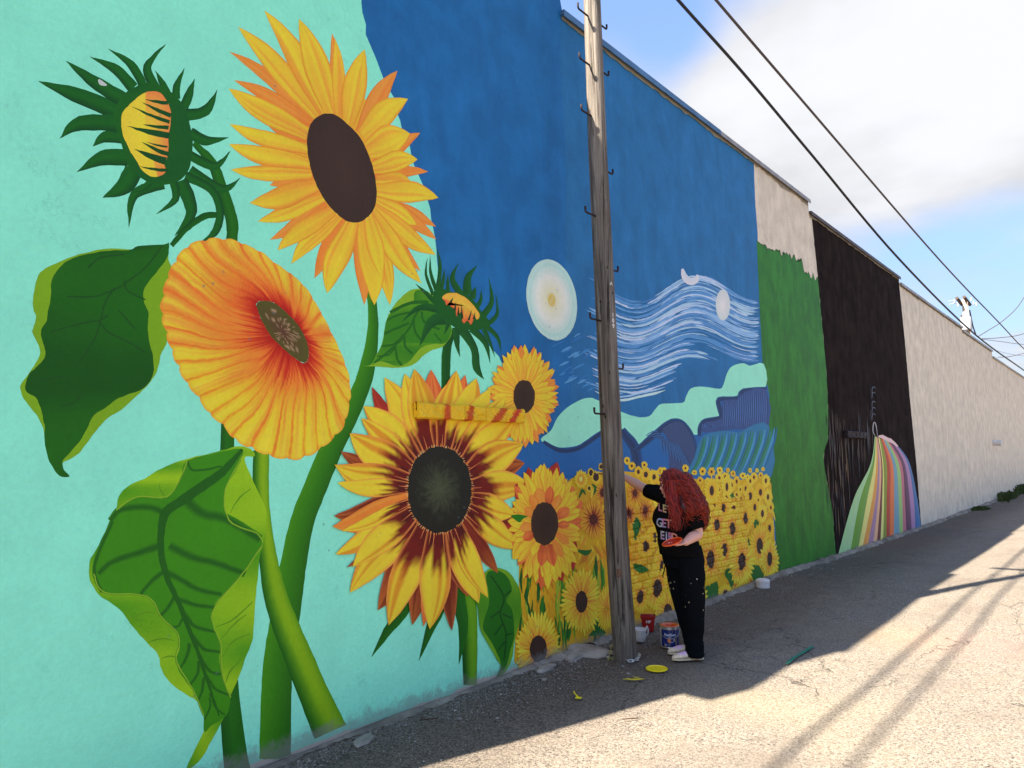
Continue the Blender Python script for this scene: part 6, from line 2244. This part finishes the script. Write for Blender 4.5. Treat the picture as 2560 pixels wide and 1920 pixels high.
# ------------------------------------------------------------------ things held and set down
brush = thing('paintbrush', 'thin paintbrush held out to the wall, its tip on a small sunflower', 'paintbrush', tuple(grip))
M_BRW = simple_mat('brush_handle', C(110, 52, 30), .5, .4, var=.1)
bd = (bt - grip)
p0 = grip - bd.normalized() * .05
vs, fs = [], []
tube(vs, fs, [p0, grip, grip.lerp(bt, .55), grip.lerp(bt, .80)], [.003, .0055, .006, .0045], 8)
mesh_ob('handle', vs, fs, M_BRW, brush, smooth=True)
vs, fs = [], []
tube(vs, fs, [grip.lerp(bt, .79), grip.lerp(bt, .90)], [.0062, .0062], 8)
mesh_ob('ferrule', vs, fs, simple_mat('ferrule_metal', (.5, .48, .44), .3, .5, .8), brush, smooth=True)
vs, fs = [], []
tube(vs, fs, [grip.lerp(bt, .895), grip.lerp(bt, .95), bt], [.006, .008, .002], 8)
mesh_ob('bristles', vs, fs, simple_mat('painted_bristles', C(110, 34, 20), .6), brush, smooth=True)

M_ORP = simple_mat('wet_orange_paint', C(236, 92, 30), .3, .5, var=.15, scale=40)
M_ORD = simple_mat('deep_orange_paint', C(196, 44, 14), .25, .5, var=.2, scale=50)
M_TIN = simple_mat('tin_plate', (.55, .54, .52), .35, .5, .8, .1)


def lid(center, nrm, r, mtop, min_, label, xdir=None):
    root = thing('paint_lid', label, 'paint lid', center)  # a paint can lid with wet paint on it
    nrm = Vector(nrm).normalized()
    a_ = nrm.cross(Vector((0, 0, 1)) if abs(nrm.z) < .99 else Vector((1, 0, 0))).normalized()
    b_ = nrm.cross(a_).normalized()

    def lat(prof_, name, mat, parent):
        vs, fs = [], []
        n_ = 40
        rr = random.Random(3)
        for r_, h_ in prof_:
            for j in range(n_):
                an = 2 * math.pi * j / n_
                vs.append(tuple(Vector(center) + a_ * (r_ * math.cos(an)) + b_ * (r_ * math.sin(an)) + nrm * h_))
        for i in range(len(prof_) - 1):
            for j in range(n_):
                k = (j + 1) % n_
                fs.append((i * n_ + j, i * n_ + k, (i + 1) * n_ + k, (i + 1) * n_ + j))
        fs.append(tuple((len(prof_) - 1) * n_ + j for j in range(n_)))
        return mesh_ob(name, vs, fs, mat, parent, smooth=False)
    lat([(0, 0), (r * .9, 0), (r, .003), (r * 1.0, .009), (r * .95, .011), (r * .92, .004)], 'rim', mtop, root)
    lat([(r * .90, .0045), (r * .86, .0065), (r * .6, .0075), (r * .2, .007)], 'wet_paint', min_, root)
    return root


ln_ = (UPV * .96 - FH * .14 - RH * .34).normalized()
lid(tuple(LC + UPV * .012), ln_, .086, M_ORP, M_ORD, 'paint can lid with wet orange paint held on her palm')
gp = GP(1642, 1677)
lid((gp.x, gp.y, gp.z + .012), (0, 0, 1), .088, simple_mat('yellow_rim', C(232, 206, 30), .4, .5), M_YP, 'round lid covered in bright yellow paint on the asphalt')


def paint_can(px, py, label, paint, labelled=True, face=None):
    c0 = GP(px, py)
    root = thing('paint_can', label, 'paint can', tuple(c0))
    R_, H_ = .083, .192
    z0 = c0.z + .012
    vs, fs = [], []
    lathe(vs, fs, c0.x, c0.y, [(0, z0), (R_, z0), (R_ + .002, z0 + .004), (R_, z0 + .008), (R_, z0 + H_ - .012), (R_ + .002, z0 + H_ - .006), (R_ + .001, z0 + H_), (R_ - .012, z0 + H_ - .001), (R_ - .014, z0 + H_ - .03)], 40)
    mesh_ob('can_body', vs, fs, M_TIN, root, smooth=False)
    vs, fs, = [], []
    lathe(vs, fs, c0.x, c0.y, [(R_ + .0022, z0 + .012), (R_ + .0022, z0 + H_ - .030)], 60)
    cols = []
    ca_ = math.atan2(-c0.y, -c0.x)
    for v in vs:
        an = (math.atan2(v[1] - c0.y, v[0] - c0.x) - ca_ + math.pi) % (2 * math.pi) - math.pi
        cols.append(C(190, 196, 204) if (an < -1.05 or an > 1.45) else C(18, 34, 110))
    lb = mesh_ob('label', vs, fs, M_CANL, root, cols)
    for body_t, size, dz, dx, col in (('Resilien', .034, .118, 0, (.65, .7, .8)), ('interior', .008, .098, 0, (.4, .5, .65)), ('0', .036, .072, .035, (.7, .72, .76)), ('GAL', .014, .030, -.04, (.6, .65, .75)), ('WALL PAINT', .007, .055, .01, (.4, .5, .65))):
        tv, tf = text_mesh(body_t, size, .0008)
        tv, tf = subdiv(tv, tf, 1)
        mesh_ob('lettering', on_cyl([(x + dx, y, z) for x, y, z in tv], c0.x, c0.y, z0 + dz, R_ + .0022, ca_, .001), tf, simple_mat('label_print', col, .5, .3, 0, .02) if body_t == 'Resilien' else M_WHITEP, lb)
    # orange block on the label
    vs, fs = [], []
    for i in range(5):
        for j in range(2):
            a_ = ca_ - .26 + i * .085
            vs.append((c0.x + (R_ + .0034) * math.cos(a_), c0.y + (R_ + .0034) * math.sin(a_), z0 + .056 + j * .026))
    for i in range(4):
        fs.append((2 * i, 2 * i + 2, 2 * i + 3, 2 * i + 1))
    mesh_ob('label_block', vs, fs, simple_mat('orange_print', C(226, 130, 70), .5), lb)
    vs, fs = [], []
    lathe(vs, fs, c0.x, c0.y, [(R_ + .003, z0 + H_ - .004), (R_ + .003, z0 + H_ + .002), (R_ - .010, z0 + H_ + .002), (R_ - .013, z0 + H_ - .006), (R_ - .016, z0 + H_ - .03), (0.001, z0 + H_ - .032)], 36)
    k_ = [paint[0] if (v[2] > z0 + H_ - .012) else paint[1] for v in vs]
    mesh_ob('wet_paint', vs, fs, M_WET, root, k_, smooth=True)
    # bail handle hanging in front
    vs, fs = [], []
    sd = Vector((-math.sin(ca_), math.cos(ca_), 0))
    out_ = Vector((math.cos(ca_), math.sin(ca_), 0))
    cc = Vector((c0.x, c0.y, z0 + H_ - .045))
    pts = []
    for i in range(17):
        u = math.pi * i / 16
        pts.append(cc + sd * ((R_ + .006) * math.cos(u)) + out_ * ((R_ + .010) * math.sin(u) * 1.0) - UPV * (.060 * math.sin(u)))
    tube(vs, fs, pts, .0024, 6)
    mesh_ob('bail_handle', vs, fs, M_TIN, root, smooth=True)
    for s_ in (-1, 1):
        vs, fs = [], []
        ball(vs, fs, cc + sd * (s_ * (R_ + .003)), .008, .008, .008, None, 8)
        mesh_ob('ear', vs, fs, M_TIN, root, smooth=True)
    return root


m, t, b = new_mat('can_label', .4, .5)
at_ = N(t, 'ShaderNodeAttribute', attribute_name='Col')
gpn = N(t, 'ShaderNodeNewGeometry').outputs['Position']
drip = math_n(t, 'MULTIPLY', smooth_n(t, noise_n(t, stretch(t, gpn, 60, 60, 6), 1.0), .56, .60), .7)
t.links.new(mixc(t, drip, at_.outputs['Color'], C(150, 130, 60)), b.inputs['Base Color'])
M_CANL = m
m, t, b = new_mat('wet_paint', .25, .5)
at_ = N(t, 'ShaderNodeAttribute', attribute_name='Col')
t.links.new(at_.outputs['Color'], b.inputs['Base Color'])
M_WET = m
paint_can(1676, 1619, 'open blue paint can full of orange paint beside her feet', (C(228, 104, 44), C(206, 54, 16)))
paint_can(1735, 1617, 'blue and white paint can half hidden behind her ankle', (C(120, 110, 90), C(190, 160, 60)))

# white measuring cup
c0 = GP(1601, 1607)
cup = thing('measuring_cup', 'white plastic cup with handle beside the pole foot', 'cup', tuple(c0))
M_WPL = simple_mat('white_plastic', C(206, 200, 196), .45, .4, var=.05)
z0 = c0.z + .012
vs, fs = [], []
lathe(vs, fs, c0.x, c0.y, [(0, z0), (.036, z0), (.044, z0 + .008), (.054, z0 + .05), (.057, z0 + .098), (.062, z0 + .108), (.060, z0 + .118), (.055, z0 + .117), (.052, z0 + .06), (.038, z0 + .012), (0, z0 + .010)], 32)
mesh_ob('cup_body', vs, fs, M_WPL, cup, smooth=True)
vs, fs = [], []
hd_ = (RH * .95 + FH * .3).normalized()
cb = Vector((c0.x, c0.y, z0))
tube(vs, fs, [cb + hd_ * .054 + UPV * .100, cb + hd_ * .078 + UPV * .128, cb + hd_ * .086 + UPV * .100, cb + hd_ * .082 + UPV * .065, cb + hd_ * .050 + UPV * .042], [.012, .013, .010, .008, .007], 8)
mesh_ob('handle', vs, fs, M_WPL, cup, smooth=True)

# red pail
c0 = GP(1621, 1580)
pail = thing('paint_pail', 'small dark red paint pail standing against the wall behind the pole', 'pail', tuple(c0))
M_RED = simple_mat('red_plastic', C(150, 14, 18), .4, .5, var=.15, scale=25)
z0 = c0.z + .012
ca_ = math.atan2(-c0.y, -c0.x)
fr_, sd = Vector((math.cos(ca_), math.sin(ca_), 0)), Vector((-math.sin(ca_), math.cos(ca_), 0))
cb = Vector((c0.x, c0.y, z0))
vs, fs = [], []


def sq(rw_, rd_, h_, n_=32, pw=.45):
    out = []
    for j in range(n_):
        an = 2 * math.pi * j / n_
        cx_, sx_ = math.cos(an), math.sin(an)
        out.append(tuple(cb + sd * (rw_ * math.copysign(abs(cx_) ** pw, cx_)) + fr_ * (rd_ * math.copysign(abs(sx_) ** pw, sx_)) + UPV * h_))
    return out


rr_ = [(.001, .001, 0), (.050, .046, 0), (.056, .050, .01), (.068, .060, .125), (.075, .066, .128), (.076, .067, .150), (.071, .062, .152), (.064, .056, .12), (.055, .048, .03), (.001, .001, .028)]
for a_, b_, h_ in rr_:
    vs += sq(a_, b_, h_)
for i in range(len(rr_) - 1):
    for j in range(32):
        k = (j + 1) % 32
        fs.append((i * 32 + j, i * 32 + k, (i + 1) * 32 + k, (i + 1) * 32 + j))
mesh_ob('pail_body', vs, fs, M_RED, pail, smooth=False)
vs, fs = [], []
tube(vs, fs, [cb + sd * .05 + UPV * .15, cb + sd * .03 + fr_ * .05 + UPV * .160, cb - sd * .02 + fr_ * .058 + UPV * .162, cb - sd * .05 + fr_ * .03 + UPV * .152], .006, 6)
mesh_ob('strap', vs, fs, M_RED, pail, smooth=True)
tv, tf = text_mesh('HP', .040, .001)
mesh_ob('lettering', [tuple(cb + sd * (x + .004) + UPV * (.098 + y) + fr_ * (.0605 + .004)) for x, y, z in tv], tf, M_WHITEP, pail)

# white cap by the wall
c0 = GP(1902, 1468)
cap = thing('cleanout_cap', 'white round plastic cap standing on the rough footing by the wall', 'pipe cap', tuple(c0))
z0 = c0.z + .0
cx_, cy_ = c0.x + .03, c0.y
vs, fs = [], []
lathe(vs, fs, cx_, cy_, [(0, z0), (.082, z0), (.084, z0 + .01), (.084, z0 + .055), (.080, z0 + .060)], 28)
mesh_ob('collar', vs, fs, M_WPL, cap, smooth=False)
vs, fs = [], []
lathe(vs, fs, cx_, cy_, [(.078, z0 + .058), (.088, z0 + .064), (.089, z0 + .092), (.075, z0 + .106), (.04, z0 + .116), (0, z0 + .118)], 28)
mesh_ob('cap_top', vs, fs, M_WPL, cap, smooth=False)

# chain round the pole foot
M_CHAIN = simple_mat('chain_steel', (.62, .60, .56), .35, .5, .7, .25, 90)
chain = thing('chain', 'loose steel chain lying round the foot of the wooden pole', 'chain', (pbase.x, pbase.y, pbase.z + .02))
lv, lf_ = [], []
ring_ = []
for i in range(16):
    an = 2 * math.pi * i / 16
    ring_.append((.021 * math.cos(an) + math.copysign(.006, math.cos(an)), .0125 * math.sin(an), 0))
R_t = .0042
for i, p in enumerate(ring_):
    q0, q1 = Vector(ring_[i - 1]), Vector(ring_[(i + 1) % 16])
    tdir = (q1 - q0).normalized()
    nn = tdir.cross(UPV)
    for j in range(6):
        an = 2 * math.pi * j / 6
        lv.append(tuple(Vector(p) + nn * (R_t * math.cos(an)) + UPV * (R_t * math.sin(an))))
for i in range(16):
    for j in range(6):
        a_, b_ = i * 6 + j, i * 6 + (j + 1) % 6
        c_, d_ = ((i + 1) % 16) * 6 + (j + 1) % 6, ((i + 1) % 16) * 6 + j
        lf_.append((a_, d_, c_, b_))
path = [GP(x, y) for x, y in ((1519, 1652), (1524, 1644), (1536, 1640), (1545, 1651), (1557, 1653), (1568, 1659), (1580, 1660), (1592, 1657), (1597, 1650), (1599, 1643))]
pp = cr([tuple(p) for p in path], 20)
acc_, last, links = 0.0, Vector(pp[0]), []
for a_, b_ in zip(pp, pp[1:]):
    seg = Vector(b_) - Vector(a_)
    acc_ += seg.length
    if acc_ > .037:
        acc_ = 0
        links.append((Vector(b_), seg.normalized()))
lme = None
for i, (p, d) in enumerate(links):
    if lme is None:
        ob = mesh_ob('link', lv, lf_, M_CHAIN, chain, smooth=True, origin=(0, 0, 0))
        lme = ob.data
    else:
        ob = bpy.data.objects.new('link', lme)
        link(ob, chain)
    ob.location = Vector((p.x, p.y, p.z + .026)) - wloc(chain)
    ob.rotation_euler = (0.55 if i % 2 else -.75, 0, math.atan2(d.y, d.x))

# broken lumps and scraps at the wall foot
M_CONC = wall_paint('pale_concrete', C(150, 142, 130), .3, .1, .9, rough=.9, blot=(.4, .37, .34), bump=1.4, cracks=False)


def chunk(name, c_, sx, sy, sz, rot, seed, mat, label, cat):
    bm = bmesh.new()
    bmesh.ops.create_icosphere(bm, subdivisions=3, radius=1)
    ca, sa = math.cos(rot), math.sin(rot)
    vs = []
    for v in bm.verts:
        co = v.co * (1 + .35 * noise.noise(v.co * 1.3 + Vector((seed, 0, 0))) + .12 * noise.noise(v.co * 4 + Vector((seed, 5, 0))))
        co.z = max(-.5, min(co.z, .72 + .2 * noise.noise(v.co * 2)))
        x, y = co.x * sx, co.y * sy
        vs.append((c_[0] + x * ca - y * sa, c_[1] + x * sa + y * ca, c_[2] + (co.z + .35) * sz))
    fs = [tuple(v.index for v in f.verts) for f in bm.faces]
    bm.free()
    o = mesh_ob(name, vs, fs, mat)
    return tag(o, label, cat, 'loose lumps along the wall foot')


g0 = GP(1508, 1630)
chunk('concrete_chunk', (WX + .17, g0.y - .12, g0.z), .12, .26, .055, 1.5, 2, M_CONC, 'pale broken concrete slab between the wall and the wooden pole', 'rubble')
g0 = GP(1436, 1646)
chunk('concrete_chunk', tuple(g0), .055, .13, .035, 0.2, 5, M_CONC, 'whitish concrete lump left of the pole at the wall foot', 'rubble')
g0 = GP(1366, 1674)
chunk('concrete_chunk', tuple(g0), .05, .12, .03, 0.1, 8, M_CONC, 'flaking whitish concrete lump under the lowest sunflower', 'rubble')
g0 = GP(912, 1852)
chunk('concrete_chunk', tuple(g0), .05, .10, .018, 0.5, 11, M_CONC, 'flat broken concrete flake at the mint wall foot', 'rubble')
g0 = GP(1475, 1622)
chunk('dirt_clod', tuple(g0), .06, .06, .045, 0.1, 13, simple_mat('dark_clod', C(62, 52, 46), .95, .1, var=.3, scale=60), 'dark clod of dirt beside the pale concrete slab', 'rubble')
for px, py, sz, lab in ((1557, 1667, .016, 'small pale stone in front of the chain'), (1571, 1685, .013, 'small white pebble left of the yellow lid'), (1360, 1700, .018, 'flat white pebble near the wall foot'), (2135, 1322, .03, 'pale stone at the foot of the rainbow cascade')):
    g0 = GP(px, py)
    chunk('stone', tuple(g0), sz * 1.3, sz, sz * .7, px * .3, px % 17, M_CONC, lab, 'stone')
# trampled yellowish scrap leaning on the pole foot
g0 = GP(1520, 1650)
scrap = thing('plastic_scrap', 'yellowish broken slatted scrap leaning by the pole foot', 'scrap', tuple(g0))
M_SCR = simple_mat('dull_yellow_scrap', C(150, 140, 84), .8, .2, var=.3, scale=60)
M_SCD = simple_mat('dark_scrap', C(40, 34, 30), .8, .2, var=.3, scale=60)
cb = Vector(g0)
d1 = (RH * .30 + UPV * .95).normalized()
vs, fs = [], []
tube(vs, fs, [cb, cb + d1 * .14], .007, 5)
tube(vs, fs, [cb + RH * .04, cb + RH * .04 + d1 * .13], .006, 5)
mesh_ob('rail', vs, fs, M_SCR, scrap)
for i in range(5):
    vs, fs = [], []
    q = cb + d1 * (.02 + .026 * i)
    tube(vs, fs, [q - RH * .02, q + RH * .055 - UPV * .012], .006, 5)
    mesh_ob('slat', vs, fs, M_SCD if i % 2 else M_SCR, scrap)
# dead twigs
M_TWIG = simple_mat('dead_twig', C(70, 52, 42), .9, .1)
for (a_, b_, lab) in (((1632, 1617), (1647, 1603), 'thin dark twig between the cup and the blue can'), ((1049, 1807), (1095, 1801), 'thin dark twig on the asphalt by the mint wall'), ((1556, 1805), (1596, 1801), 'dark twig lying at the edge of the shade')):
    p, q = GP(*a_), GP(*b_)
    vs, fs = [], []
    mid = p.lerp(q, .5) + Vector((.01, 0, .02))
    tube(vs, fs, [p + UPV * .018, mid, q + UPV * .016], .004, 5)
    tag(mesh_ob('twig', vs, fs, M_TWIG), lab, 'twig')
